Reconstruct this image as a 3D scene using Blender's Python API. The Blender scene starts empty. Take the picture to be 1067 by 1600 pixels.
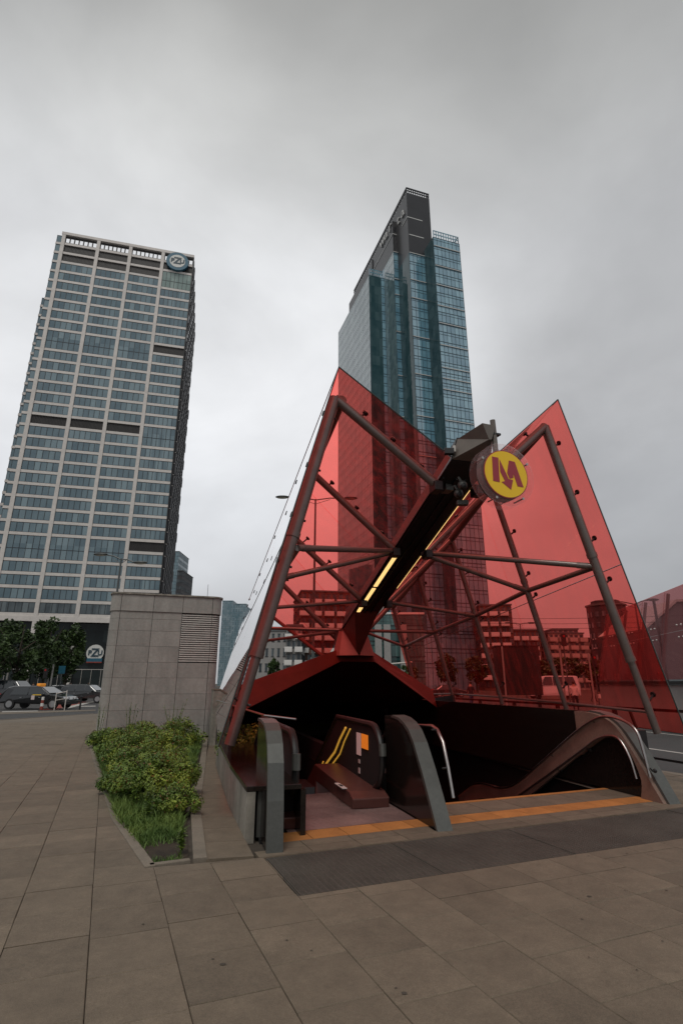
import bpy, bmesh, math, random
from mathutils import Vector, Matrix, noise
R = math.radians
random.seed(7)
scene = bpy.context.scene
COL = scene.collection
# ------------------------------------------------------------------ camera
FPX, CX, CY, YH, HC = 843.0, 533.5, 800.0, 1068.0, 1.6
PITCH = math.atan((YH - CY) / FPX)
cam_d = bpy.data.cameras.new('camera'); cam = bpy.data.objects.new('camera', cam_d); COL.objects.link(cam)
cam.location = (0, 0, HC); cam.rotation_euler = (math.pi / 2 + PITCH, 0, 0)
cam_d.sensor_fit = 'VERTICAL'; cam_d.sensor_height = 36; cam_d.lens = FPX / 1600 * 36
cam_d.clip_start = 0.05; cam_d.clip_end = 6000
scene.camera = cam
# ------------------------------------------------------------------ sky: flat overcast over a Nishita sky
SUN_EL, SUN_AZ = R(60), R(190)
GLOW_EL, GLOW_AZ = R(32), R(-14)      # bright patch of cloud, mirrored behind the camera to light front faces
wd = bpy.data.worlds.new("World"); scene.world = wd; wd.use_nodes = True
nt = wd.node_tree; nt.nodes.clear()
def N(tree, typ, **kw):
    n = tree.nodes.new(typ)
    for k, v in kw.items(): setattr(n, k, v)
    return n
wo = N(nt, 'ShaderNodeOutputWorld'); bg = N(nt, 'ShaderNodeBackground'); bg.inputs[1].default_value = 0.1
sky = N(nt, 'ShaderNodeTexSky', sky_type='NISHITA', sun_disc=False, sun_elevation=SUN_EL, sun_rotation=SUN_AZ)
tc = N(nt, 'ShaderNodeTexCoord'); sep = N(nt, 'ShaderNodeSeparateXYZ')
nt.links.new(tc.outputs['Generated'], sep.inputs[0])
rampz = N(nt, 'ShaderNodeValToRGB'); cr = rampz.color_ramp
while len(cr.elements) > 1: cr.elements.remove(cr.elements[-1])
stops = [(0.0, (.50, .505, .52)), (.12, (.54, .55, .57)), (.30, (.70, .715, .74)), (.45, (.78, .79, .81)), (.66, (.75, .76, .775)),
         (.78, (.60, .605, .60)), (.90, (.45, .45, .435)), (1.0, (.40, .40, .39))]
cr.elements[0].position = 0; cr.elements[0].color = (*stops[0][1], 1)
for p_, c_ in stops[1:]:
    e = cr.elements.new(p_); e.color = (*c_, 1)
nt.links.new(sep.outputs[2], rampz.inputs[0])
mp = N(nt, 'ShaderNodeMapping'); mp.inputs['Scale'].default_value = (1.0, 1.0, 1.5); mp.inputs['Rotation'].default_value = (0.3, 0.5, 0.2)
nt.links.new(tc.outputs['Generated'], mp.inputs[0])
n1 = N(nt, 'ShaderNodeTexNoise'); n1.inputs['Scale'].default_value = 2.3; n1.inputs['Detail'].default_value = 6; n1.inputs['Roughness'].default_value = .5
n1.inputs['Distortion'].default_value = .25
nt.links.new(mp.outputs[0], n1.inputs[0])
mr = N(nt, 'ShaderNodeMapRange'); mr.inputs[1].default_value = .3; mr.inputs[2].default_value = .72; mr.inputs[3].default_value = .80; mr.inputs[4].default_value = 1.17
nt.links.new(n1.outputs[0], mr.inputs[0])
vm = N(nt, 'ShaderNodeVectorMath', operation='SCALE'); nt.links.new(rampz.outputs[0], vm.inputs[0]); nt.links.new(mr.outputs[0], vm.inputs['Scale'])
dt = N(nt, 'ShaderNodeVectorMath', operation='DOT_PRODUCT'); dt.inputs[1].default_value = (math.sin(GLOW_AZ) * math.cos(GLOW_EL), math.cos(GLOW_AZ) * math.cos(GLOW_EL), math.sin(GLOW_EL))
nt.links.new(tc.outputs['Generated'], dt.inputs[0])
dab = N(nt, 'ShaderNodeMath', operation='ABSOLUTE'); nt.links.new(dt.outputs['Value'], dab.inputs[0])  # keeps the unseen sky behind the camera bright, to light the fronts
rampd = N(nt, 'ShaderNodeMapRange'); rampd.inputs[1].default_value = .78; rampd.inputs[2].default_value = 1.0; rampd.inputs[3].default_value = .70; rampd.inputs[4].default_value = 1.16; rampd.interpolation_type = 'SMOOTHSTEP'
nt.links.new(dab.outputs[0], rampd.inputs[0])
mmul = N(nt, 'ShaderNodeMath', operation='MULTIPLY'); nt.links.new(mr.outputs[0], mmul.inputs[0]); nt.links.new(rampd.outputs[0], mmul.inputs[1]); nt.links.new(mmul.outputs[0], vm.inputs['Scale'])
vm2 = N(nt, 'ShaderNodeVectorMath', operation='SCALE'); vm2.inputs['Scale'].default_value = 10.0; nt.links.new(vm.outputs[0], vm2.inputs[0])
mx = N(nt, 'ShaderNodeMix', data_type='RGBA'); mx.inputs[0].default_value = .96
nt.links.new(sky.outputs[0], mx.inputs[6]); nt.links.new(vm2.outputs[0], mx.inputs[7]); nt.links.new(mx.outputs[2], bg.inputs[0]); nt.links.new(bg.outputs[0], wo.inputs[0])
# ------------------------------------------------------------------ sun behind cloud
sd = bpy.data.lights.new('sun', 'SUN'); sd.energy = 1.25; sd.angle = R(20); sd.color = (1, .96, .9)
so = bpy.data.objects.new('sun', sd); COL.objects.link(so)
sv = Vector((math.sin(SUN_AZ) * math.cos(SUN_EL), math.cos(SUN_AZ) * math.cos(SUN_EL), math.sin(SUN_EL)))
so.rotation_euler = sv.to_track_quat('Z', 'Y').to_euler()
scene.view_settings.view_transform = 'Standard'; scene.view_settings.look = 'None'; scene.view_settings.gamma = 1
scene.view_settings.use_curve_mapping = False; scene.view_settings.exposure = 0.0
scene.render.engine = 'CYCLES'
scene.cycles.transparent_max_bounces = 24; scene.cycles.max_bounces = 8

# ------------------------------------------------------------------ measuring helpers (metres from photo measurements)
def ray(x, y):
    a = (x - CX) / FPX; b = (CY - y) / FPX
    return Vector((a, math.cos(PITCH) - b * math.sin(PITCH), math.sin(PITCH) + b * math.cos(PITCH)))
C0 = Vector((0, 0, HC))
def G(x, y, z=0.0):
    d = ray(x, y); return C0 + d * ((z - HC) / d.z)
def PD(x, y, Y):
    d = ray(x, y); return C0 + d * (Y / d.y)
AE = R(105)                                    # axis of the metro entrance
ES = Vector((math.cos(AE), math.sin(AE), 0)); ET = Vector((math.sin(AE), -math.cos(AE), 0))
def W(t, s, z): return ET * t + ES * s + Vector((0, 0, z))
def onT(x, y, t):
    d = ray(x, y); l = t / d.dot(ET); P = C0 + d * l; return (P.dot(ES), P.z)
def onS(x, y, s):
    d = ray(x, y); l = s / d.dot(ES); P = C0 + d * l; return (P.dot(ET), P.z)
FE = Matrix.Rotation(AE - math.pi / 2, 4, 'Z')  # frame: local x = t, local y = s
FW = Matrix.Identity(4)

# ------------------------------------------------------------------ object helpers
WM = {}
def tag(o, label=None, cat=None, group=None, kind=None):
    if label: o['label'] = label
    if cat: o['category'] = cat
    if group: o['group'] = group
    if kind: o['kind'] = kind
    return o
def thing(name, label, cat, M=None, group=None):
    o = bpy.data.objects.new(name, None); COL.objects.link(o); o.empty_display_size = .2
    M = M or Matrix.Identity(4); o.matrix_world = M; WM[o.name] = M.copy()
    return tag(o, label, cat, group)
def T(x, y, z=0, rz=0): return Matrix.Translation((x, y, z)) @ Matrix.Rotation(rz, 4, 'Z')
class MB:
    def __init__(s): s.v = []; s.f = []; s.m = []
    def face(s, pts, m=0):
        n = len(s.v); s.v += [tuple(p) for p in pts]; s.f.append(tuple(range(n, n + len(pts)))); s.m.append(m); return s
    def add(s, vs, fs, m=0):
        n = len(s.v); s.v += [tuple(p) for p in vs]
        for f in fs: s.f.append(tuple(n + i for i in f)); s.m.append(m)
        return s
    def box(s, x0, x1, y0, y1, z0, z1, m=0):
        return s.add([(x0, y0, z0), (x1, y0, z0), (x1, y1, z0), (x0, y1, z0), (x0, y0, z1), (x1, y0, z1), (x1, y1, z1), (x0, y1, z1)],
                     [(3, 2, 1, 0), (4, 5, 6, 7), (0, 1, 5, 4), (1, 2, 6, 5), (2, 3, 7, 6), (3, 0, 4, 7)], m)
    def hexa(s, a, b, m=0):                     # two matching polygons joined
        n = len(a); fs = [tuple(reversed(range(n))), tuple(range(n, 2 * n))] + [(i, (i + 1) % n, n + (i + 1) % n, n + i) for i in range(n)]
        return s.add(list(a) + list(b), fs, m)
    def slab(s, pts, th, m=0):                  # polygon pts given thickness vector
        th = Vector(th); return s.hexa([Vector(p) for p in pts], [Vector(p) + th for p in pts], m)
    def tube(s, pts, r, n=12, m=0, cap=True):
        pts = [Vector(p) for p in pts]; rs = r if isinstance(r, (list, tuple)) else [r] * len(pts)
        rings = []; up = None
        for i, p in enumerate(pts):
            d = (pts[min(i + 1, len(pts) - 1)] - pts[max(i - 1, 0)]).normalized()
            if up is None:
                up = Vector((0, 0, 1)) if abs(d.z) < .9 else Vector((1, 0, 0))
            a = d.cross(up).normalized(); b = a.cross(d).normalized(); up = b
            rings.append([p + (a * math.cos(2 * math.pi * k / n) + b * math.sin(2 * math.pi * k / n)) * rs[i] for k in range(n)])
        vs = [q for rg in rings for q in rg]; fs = []
        for i in range(len(pts) - 1):
            for k in range(n): fs.append((i * n + k, i * n + (k + 1) % n, (i + 1) * n + (k + 1) % n, (i + 1) * n + k))
        if cap: fs += [tuple(reversed(range(n))), tuple(range((len(pts) - 1) * n, len(pts) * n))]
        return s.add(vs, fs, m)
    def sphere(s, c, r, nu=12, nv=8, m=0, sc=(1, 1, 1)):
        vs = []; fs = []
        for j in range(nv + 1):
            th = math.pi * j / nv
            for i in range(nu):
                ph = 2 * math.pi * i / nu
                vs.append((c[0] + r * sc[0] * math.sin(th) * math.cos(ph), c[1] + r * sc[1] * math.sin(th) * math.sin(ph), c[2] + r * sc[2] * math.cos(th)))
        for j in range(nv):
            for i in range(nu): fs.append((j * nu + i, (j + 1) * nu + i, (j + 1) * nu + (i + 1) % nu, j * nu + (i + 1) % nu))
        return s.add(vs, fs, m)
    def mesh(s, name, mats, X=None, smooth=False):
        me = bpy.data.meshes.new(name)
        vs = [X @ Vector(v) for v in s.v] if X is not None else s.v
        me.from_pydata([tuple(v) for v in vs], [], s.f)
        mats = mats if isinstance(mats, (list, tuple)) else [mats]
        for m_ in mats: me.materials.append(m_)
        if len(mats) > 1: me.polygons.foreach_set('material_index', s.m)
        bm = bmesh.new(); bm.from_mesh(me)
        if len(s.f) < 60000: bmesh.ops.remove_doubles(bm, verts=bm.verts, dist=1e-5) if smooth else None
        bmesh.ops.recalc_face_normals(bm, faces=bm.faces) if len(s.f) < 60000 and not getattr(s, 'norecalc', False) else None
        bm.to_mesh(me); bm.free()
        if smooth:
            me.polygons.foreach_set('use_smooth', [True] * len(me.polygons))
            try: me.set_sharp_from_angle(angle=R(38))
            except Exception: pass
        me.update(); return me
    def build(s, name, mats, parent=None, frame=None, smooth=False, bevel=0, M=None):
        """verts are in `frame` coordinates (world by default); the object sits at its parent's origin, or at M when top-level"""
        F = frame if frame is not None else FW
        base = WM[parent.name] if parent is not None else (M if M is not None else F)
        if frame is None: F = base                            # default: local coordinates
        X = base.inverted() @ F
        me = s.mesh(name, mats, X, smooth)
        o = bpy.data.objects.new(name, me); COL.objects.link(o)
        if parent is not None: o.parent = parent
        else: o.matrix_world = base
        WM[o.name] = base.copy()
        if bevel:
            b = o.modifiers.new('bevel', 'BEVEL'); b.width = bevel; b.segments = 2; b.limit_method = 'ANGLE'
        return o
def inst(me, name, parent, loc=(0, 0, 0), rz=0):
    o = bpy.data.objects.new(name, me); COL.objects.link(o); o.parent = parent; o.location = loc; o.rotation_euler = (0, 0, rz); return o
def copy_tree(src, M, label=None, group=None):
    def rec(o, par):
        c = o.copy(); COL.objects.link(c)
        if par is not None:
            c.parent = par; c.matrix_parent_inverse = Matrix.Identity(4)
        for ch in list(kids.get(o.name, [])): rec(ch, c)
        return c
    kids = {}
    for o in bpy.data.objects:
        if o.parent: kids.setdefault(o.parent.name, []).append(o)
    r = rec(src, None); r.matrix_world = M
    if label: r['label'] = label
    if group: r['group'] = group
    return r

# ------------------------------------------------------------------ materials
def mat(name, col, rough=.6, metal=0, n=(), bump=0, bscale=60, col2=None, objrand=0, spec=.5, coat=0, streak=False):
    """n = list of (scale, amount) brightness noises in object space"""
    m = bpy.data.materials.new(name); m.use_nodes = True; t = m.node_tree; b = t.nodes['Principled BSDF']
    b.inputs['Roughness'].default_value = rough; b.inputs['Metallic'].default_value = metal
    b.inputs['Specular IOR Level'].default_value = spec; b.inputs['Coat Weight'].default_value = coat
    tcn = N(t, 'ShaderNodeTexCoord'); c = N(t, 'ShaderNodeRGB'); c.outputs[0].default_value = (*col, 1); last = c.outputs[0]
    if objrand:
        oi = N(t, 'ShaderNodeObjectInfo'); r_ = N(t, 'ShaderNodeMapRange'); r_.inputs[3].default_value = 1 - objrand; r_.inputs[4].default_value = 1 + objrand
        t.links.new(oi.outputs['Random'], r_.inputs[0]); v = N(t, 'ShaderNodeVectorMath', operation='SCALE')
        t.links.new(last, v.inputs[0]); t.links.new(r_.outputs[0], v.inputs['Scale']); last = v.outputs[0]
    co = tcn.outputs['Object']
    if objrand:
        mo = N(t, 'ShaderNodeMath', operation='MULTIPLY'); mo.inputs[1].default_value = 173.0; t.links.new(oi.outputs['Random'], mo.inputs[0])
        va_ = N(t, 'ShaderNodeVectorMath', operation='ADD'); t.links.new(co, va_.inputs[0]); t.links.new(mo.outputs[0], va_.inputs[1]); co = va_.outputs[0]
    if streak:
        ms_ = N(t, 'ShaderNodeMapping'); ms_.inputs['Scale'].default_value = (1, 1, .12); t.links.new(co, ms_.inputs[0])
    for k, (sc, am) in enumerate(n):
        nn = N(t, 'ShaderNodeTexNoise'); nn.inputs['Scale'].default_value = sc; nn.inputs['Detail'].default_value = 5; nn.inputs['Roughness'].default_value = .6
        t.links.new(ms_.outputs[0] if (streak and k == 0) else co, nn.inputs[0])
        r_ = N(t, 'ShaderNodeMapRange'); r_.inputs[1].default_value = .3; r_.inputs[2].default_value = .7; r_.inputs[3].default_value = 1 - am; r_.inputs[4].default_value = 1 + am
        t.links.new(nn.outputs[0], r_.inputs[0])
        if k == 0 and col2:
            mxx = N(t, 'ShaderNodeMix', data_type='RGBA'); mxx.inputs[7].default_value = (*col2, 1)
            r2 = N(t, 'ShaderNodeMapRange'); r2.inputs[1].default_value = .4; r2.inputs[2].default_value = .65
            t.links.new(nn.outputs[0], r2.inputs[0]); t.links.new(r2.outputs[0], mxx.inputs[0]); t.links.new(last, mxx.inputs[6]); last = mxx.outputs[2]
        v = N(t, 'ShaderNodeVectorMath', operation='SCALE'); t.links.new(last, v.inputs[0]); t.links.new(r_.outputs[0], v.inputs['Scale']); last = v.outputs[0]
    t.links.new(last, b.inputs['Base Color'])
    if bump:
        nb = N(t, 'ShaderNodeTexNoise'); nb.inputs['Scale'].default_value = bscale; nb.inputs['Detail'].default_value = 6
        t.links.new(tcn.outputs['Object'], nb.inputs[0]); bp = N(t, 'ShaderNodeBump'); bp.inputs['Strength'].default_value = bump; bp.inputs['Distance'].default_value = .01
        t.links.new(nb.outputs[0], bp.inputs['Height']); t.links.new(bp.outputs[0], b.inputs['Normal'])
    return m
def emit(name, col, st):
    m = bpy.data.materials.new(name); m.use_nodes = True; b = m.node_tree.nodes['Principled BSDF']
    b.inputs['Base Color'].default_value = (*col, 1); b.inputs['Emission Color'].default_value = (*col, 1); b.inputs['Emission Strength'].default_value = st
    return m
def tinted(name, col, refl=1.0, haze=None, ior=1.52, rough=.01, dirt=False):
    """thin architectural glass: tinted transparency plus fresnel mirror plus an added translucent haze that brightens it"""
    m = bpy.data.materials.new(name); m.use_nodes = True; t = m.node_tree; t.nodes.clear()
    o = N(t, 'ShaderNodeOutputMaterial'); tr = N(t, 'ShaderNodeBsdfTransparent'); tr.inputs[0].default_value = (*col, 1)
    gl = N(t, 'ShaderNodeBsdfGlossy'); gl.inputs['Roughness'].default_value = rough; gl.inputs[0].default_value = (refl, refl, refl, 1)
    fr = N(t, 'ShaderNodeFresnel'); fr.inputs[0].default_value = ior;  ms = N(t, 'ShaderNodeMixShader')
    geo = N(t, 'ShaderNodeNewGeometry'); inv = N(t, 'ShaderNodeMath', operation='SUBTRACT'); inv.inputs[0].default_value = 1; t.links.new(geo.outputs['Backfacing'], inv.inputs[1])
    mu = N(t, 'ShaderNodeMath', operation='MULTIPLY'); t.links.new(fr.outputs[0], mu.inputs[0]); t.links.new(inv.outputs[0], mu.inputs[1])
    gz = N(t, 'ShaderNodeMapRange'); gz.inputs[1].default_value = .22; gz.inputs[2].default_value = .75; gz.inputs[3].default_value = .012; t.links.new(mu.outputs[0], gz.inputs[0])
    t.links.new(gz.outputs[0], ms.inputs[0]); t.links.new(tr.outputs[0], ms.inputs[1]); t.links.new(gl.outputs[0], ms.inputs[2]); last = ms.outputs[0]
    if haze:
        tl = N(t, 'ShaderNodeBsdfTranslucent'); tl.inputs[0].default_value = (*haze, 1); ad = N(t, 'ShaderNodeAddShader')  # translucent layer added on top so the glass reads brighter
        t.links.new(last, ad.inputs[0]); t.links.new(tl.outputs[0], ad.inputs[1]); last = ad.outputs[0]
        if dirt:       # rain streaks and dust, a little tone change from pane to pane
            tcd = N(t, 'ShaderNodeTexCoord'); oid = N(t, 'ShaderNodeObjectInfo'); mpd = N(t, 'ShaderNodeMapping'); mpd.inputs['Scale'].default_value = (3, 3, .35); t.links.new(tcd.outputs['Object'], mpd.inputs[0])
            nd = N(t, 'ShaderNodeTexNoise'); nd.inputs['Scale'].default_value = 2.2; nd.inputs['Detail'].default_value = 7; nd.inputs['Roughness'].default_value = .65; t.links.new(mpd.outputs[0], nd.inputs[0])
            rd_ = N(t, 'ShaderNodeMapRange'); rd_.inputs[1].default_value = .42; rd_.inputs[2].default_value = .75; rd_.inputs[3].default_value = .15; rd_.inputs[4].default_value = 1.5; t.links.new(nd.outputs[0], rd_.inputs[0])
            sc_ = N(t, 'ShaderNodeVectorMath', operation='SCALE'); sc_.inputs[0].default_value = haze; t.links.new(rd_.outputs[0], sc_.inputs['Scale']); t.links.new(sc_.outputs[0], tl.inputs[0])
            rt_ = N(t, 'ShaderNodeMapRange'); rt_.inputs[3].default_value = .95; rt_.inputs[4].default_value = 1.03; t.links.new(oid.outputs['Random'], rt_.inputs[0])
            st_ = N(t, 'ShaderNodeVectorMath', operation='SCALE'); st_.inputs[0].default_value = col; t.links.new(rt_.outputs[0], st_.inputs['Scale']); t.links.new(st_.outputs[0], tr.inputs[0])
    t.links.new(last, o.inputs[0]); return m
def facade_glass(name, col, col2, px, pz, refl_rough=.03, spec=.8, metal=.0, blotch=.5, ior=1.6):
    """opaque-looking curtain-wall glass: dark body, mirror coat, a random tone for each pane"""
    m = bpy.data.materials.new(name); m.use_nodes = True; t = m.node_tree; b = t.nodes['Principled BSDF']
    tcn = N(t, 'ShaderNodeTexCoord'); oi = N(t, 'ShaderNodeObjectInfo')
    dv = N(t, 'ShaderNodeVectorMath', operation='DIVIDE'); dv.inputs[1].default_value = (px, px, pz); t.links.new(tcn.outputs['Object'], dv.inputs[0])
    fl = N(t, 'ShaderNodeVectorMath', operation='FLOOR'); t.links.new(dv.outputs[0], fl.inputs[0])
    ad = N(t, 'ShaderNodeVectorMath', operation='ADD'); cx_ = N(t, 'ShaderNodeCombineXYZ'); ml = N(t, 'ShaderNodeMath', operation='MULTIPLY'); ml.inputs[1].default_value = 97.3
    t.links.new(oi.outputs['Random'], ml.inputs[0]); t.links.new(ml.outputs[0], cx_.inputs[0]); t.links.new(fl.outputs[0], ad.inputs[0]); t.links.new(cx_.outputs[0], ad.inputs[1])
    wn = N(t, 'ShaderNodeTexWhiteNoise', noise_dimensions='3D'); t.links.new(ad.outputs[0], wn.inputs[0])
    pw = N(t, 'ShaderNodeMath', operation='POWER'); pw.inputs[1].default_value = 2.2; t.links.new(wn.outputs[0], pw.inputs[0])
    nz = N(t, 'ShaderNodeTexNoise'); nz.inputs['Scale'].default_value = .25; nz.inputs['Detail'].default_value = 6; t.links.new(tcn.outputs['Object'], nz.inputs[0])
    r_ = N(t, 'ShaderNodeMapRange'); r_.inputs[1].default_value = .35; r_.inputs[2].default_value = .7; r_.inputs[3].default_value = 0; r_.inputs[4].default_value = blotch
    t.links.new(nz.outputs[0], r_.inputs[0])
    a2 = N(t, 'ShaderNodeMath', operation='ADD', use_clamp=True); t.links.new(pw.outputs[0], a2.inputs[0]); t.links.new(r_.outputs[0], a2.inputs[1])
    mxx = N(t, 'ShaderNodeMix', data_type='RGBA'); mxx.inputs[6].default_value = (*col, 1); mxx.inputs[7].default_value = (*col2, 1)
    t.links.new(a2.outputs[0], mxx.inputs[0]); t.links.new(mxx.outputs[2], b.inputs['Base Color'])
    b.inputs['Roughness'].default_value = refl_rough; b.inputs['Metallic'].default_value = metal; b.inputs['IOR'].default_value = ior
    # slight waviness of the panes
    cn = N(t, 'ShaderNodeBump'); cn.inputs['Strength'].default_value = .12; cn.inputs['Distance'].default_value = .05
    t.links.new(wn.outputs[0], cn.inputs['Height'])
    nz2 = N(t, 'ShaderNodeTexNoise'); nz2.inputs['Scale'].default_value = .6; t.links.new(tcn.outputs['Object'], nz2.inputs[0])
    bp = N(t, 'ShaderNodeBump'); bp.inputs['Strength'].default_value = .03; bp.inputs['Distance'].default_value = .2
    t.links.new(nz2.outputs[0], bp.inputs['Height']); t.links.new(bp.outputs[0], b.inputs['Normal'])
    return m
def paving_mat():
    m = mat('paving stone', (.152, .118, .083), .8, n=((1.4, .13), (7, .13), (40, .10), (160, .26)), bump=.4, bscale=220, objrand=.11)
    return m
Mt = dict(
    paving=paving_mat(),
    base=mat('paving joint', (.07, .056, .043), .95, n=((3, .3),)),
    farpave=mat('distant paving', (.15, .122, .093), .85, n=((.3, .12), (6, .1))),
    kerb=mat('granite kerb', (.18, .15, .115), .8, n=((4, .15), (90, .2)), bump=.3, bscale=150, objrand=.08),
    mat=mat('ribbed steel mat', (.085, .075, .062), .6, n=((2, .2), (60, .3)), bump=.3, bscale=90),
    orange=mat('tactile orange', (.42, .17, .045), .75, n=((3, .2), (60, .15)), objrand=.1, bump=.2),
    concrete=mat('concrete cladding', (.295, .28, .255), .75, n=((3.5, .13), (1.2, .10), (12, .09), (60, .1)), bump=.25, bscale=80, objrand=.05, streak=True),
    concrete2=mat('board marked concrete', (.24, .22, .185), .8, n=((4, .3), (1.5, .2), (12, .15)), streak=True, bump=.3),
    louvre=mat('louvre slat', (.52, .49, .45), .5, n=((6, .1),)),
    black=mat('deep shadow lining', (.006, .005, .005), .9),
    dark=mat('dark metal', (.014, .013, .013), .45, n=((8, .2),)),
    granite=mat('polished dark granite', (.016, .012, .010), .14, n=((40, .3), (200, .4)), spec=.35),
    greymetal=mat('brushed grey steel cladding', (.105, .107, .098), .38, .35, n=((2.5, .15), (30, .1)), bump=.05),
    steel=mat('stainless steel', (.42, .39, .37), .3, 1, n=((20, .1),)),
    tube=mat('painted grey steel tube', (.175, .143, .13), .34, .35, n=((4, .12), (40, .08))),
    redsteel=mat('dark red painted steel', (.12, .020, .013), .5, n=((2, .18), (20, .1)), bump=.06),
    beam=mat('brown painted steel', (.055, .03, .024), .45, .2, n=((2, .15),)),
    beamtip=mat('bronze steel', (.17, .145, .125), .4, .4, n=((6, .1),)),
    pink=mat('pale red steel', (.34, .13, .11), .5, n=((5, .1),)),
    brownpanel=mat('brown stone panel', (.21, .135, .105), .55, n=((2, .22), (25, .12)), bump=.1),
    redglass=tinted('red glass', (1.0, .465, .43), haze=(.055, .004, .003), ior=1.6, dirt=True),
    fadedglass=tinted('faded red glass', (.66, .44, .44), haze=(.15, .10, .10), ior=1.7),
    edge=mat('glass edge', (.045, .05, .045), .3),
    rubber=mat('black rubber', (.012, .012, .012), .5),
    white=mat('white paint', (.72, .70, .66), .6, n=((5, .06),)),
    asphalt=mat('asphalt', (.055, .053, .052), .9, n=((.5, .15), (60, .25)), bump=.3),
    redlane=mat('red painted lane', (.25, .05, .035), .85, n=((2, .2),)),
    roadwhite=mat('road marking', (.42, .40, .37), .8, n=((3, .15),)),
    soil=mat('soil', (.035, .024, .014), .95, n=((3, .4), (20, .3)), bump=.6),
    grass=mat('grass blades', (.065, .135, .02), .7, n=((.9, .5),), col2=(.13, .18, .035), objrand=.0),
    leafd=mat('dark tree leaves', (.028, .058, .012), .6, n=((.5, .5), (4, .4)), col2=(.04, .07, .014)),
    leafs=mat('shrub leaves', (.085, .165, .02), .55, n=((1.6, .45), (9, .5)), col2=(.22, .26, .03)),
    leafr=mat('reddish shrub leaves', (.18, .085, .02), .5, n=((3, .4),)),
    bark=mat('bark', (.06, .048, .035), .9, n=((8, .3),), bump=.5, bscale=20),
    tree_trunk=mat('pole grey', (.30, .29, .27), .6),
    stone=mat('cream stone cladding', (.62, .58, .54), .7, n=((.08, .07), (.8, .08), (6, .06))),
    pzuglass=facade_glass('office window glass', (.07, .125, .155), (.19, .27, .30), 1.52, 4.0, blotch=.30, ior=1.75),
    pzudark=mat('black louvre band', (.02, .018, .017), .5, n=((.4, .4),)),
    mull=mat('window mullion', (.02, .024, .028), .4),
    unitglass=facade_glass('blue curtain wall glass', (.09, .22, .30), (.20, .38, .46), 1.5, 3.9, blotch=.6, ior=2.3),
    unitdarkrefl=facade_glass('glass painted with dark reflection', (.022, .06, .07), (.06, .11, .12), 1.5, 3.9, blotch=.5, ior=1.25),  # dark reflections of neighbouring blocks put into the glass colour
    unitpalerefl=facade_glass('glass painted with pale reflection', (.10, .17, .19), (.20, .29, .30), 1.5, 3.9, blotch=.4, ior=2.6),  # sky reflected in the left faces put into a paler glass colour
    unitline=mat('aluminium floor line', (.5, .5, .48), .4),
    unitmull=mat('curtain wall mullion', (.03, .06, .075), .4),
    crown=mat('dark crown cladding', (.018, .019, .022), .35, n=((.15, .25), (2, .15))),
    lamp=mat('lamp grey', (.07, .08, .08), .4),
    lampglass=mat('lamp glass', (.45, .46, .42), .3),
    yellow=mat('sign yellow', (.93, .58, .015), .45),
    crimson=mat('sign crimson', (.34, .03, .045), .45),
    clear=tinted('clear acrylic', (.90, .88, .88), haze=(.16, .14, .14)),
    light=emit('warm strip light', (1, .62, .22), 1.2),
    yelrefl=emit('yellow reflection glow', (.8, .45, .06), .38),  # glow standing in for a reflection, no lamp of its own
    signo=emit('orange lit notice', (.8, .22, .02), .45),
    signw=emit('pale lit notice', (.45, .28, .26), .35),
    paperw=mat('white label', (.6, .5, .48), .5),
    brownmetal=mat('brown steel plate', (.30, .20, .185), .35, .35, n=((1.5, .3), (25, .2)), bump=.1),
    console=mat('console cover', (.12, .048, .04), .4, .3, n=((6, .1),)),
    pzublue=mat('logo blue', (.02, .11, .17), .4), pzuwhite=mat('logo white', (.62, .62, .58), .5), pzutext=mat('logo navy', (.02, .05, .07), .5),
    fargrey=mat('grey render wall', (.30, .29, .275), .8, n=((.2, .1), (2, .08))),
    farbeige=mat('beige render wall', (.42, .37, .33), .8, n=((.2, .1),)),
    farbrown=mat('brown brick wall', (.14, .08, .06), .85, n=((.4, .15),)),
    fardark=mat('dark building wall', (.05, .05, .055), .6, n=((.2, .2),)),
    farwin=facade_glass('distant window glass', (.03, .045, .055), (.14, .17, .18), 1.3, 3.0),
    paleglass=facade_glass('pale distant glass', (.13, .22, .26), (.28, .36, .40), 3.0, 4.0, spec=.7),
    tealglass=facade_glass('teal podium glass', (.02, .06, .06), (.10, .18, .17), 1.5, 3.5),
    carblack=mat('black car paint', (.008, .009, .010), .15, coat=1), cargrey=mat('dark grey car paint', (.03, .033, .035), .2, coat=1),
    carwhite=mat('white car paint', (.6, .6, .6), .25, coat=1), carglass=mat('car window', (.02, .025, .028), .05, spec=.8),
    hub=mat('alloy wheel', (.45, .45, .45), .3, .8), redlamp=mat('red tail lamp', (.35, .01, .01), .3), headlamp=mat('head lamp', (.6, .6, .6), .15),
    taxi=emit('taxi roof lamp', (.75, .28, .03), .3),
    skin=mat('skin', (.42, .24, .17), .6), hair=mat('hair', (.03, .02, .015), .8),
    roofgrey=mat('grey roof', (.11, .13, .135), .6, n=((.3, .1),)),
    lawn=mat('lawn', (.10, .16, .035), .9, n=((.6, .2), (5, .3))),
)

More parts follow.
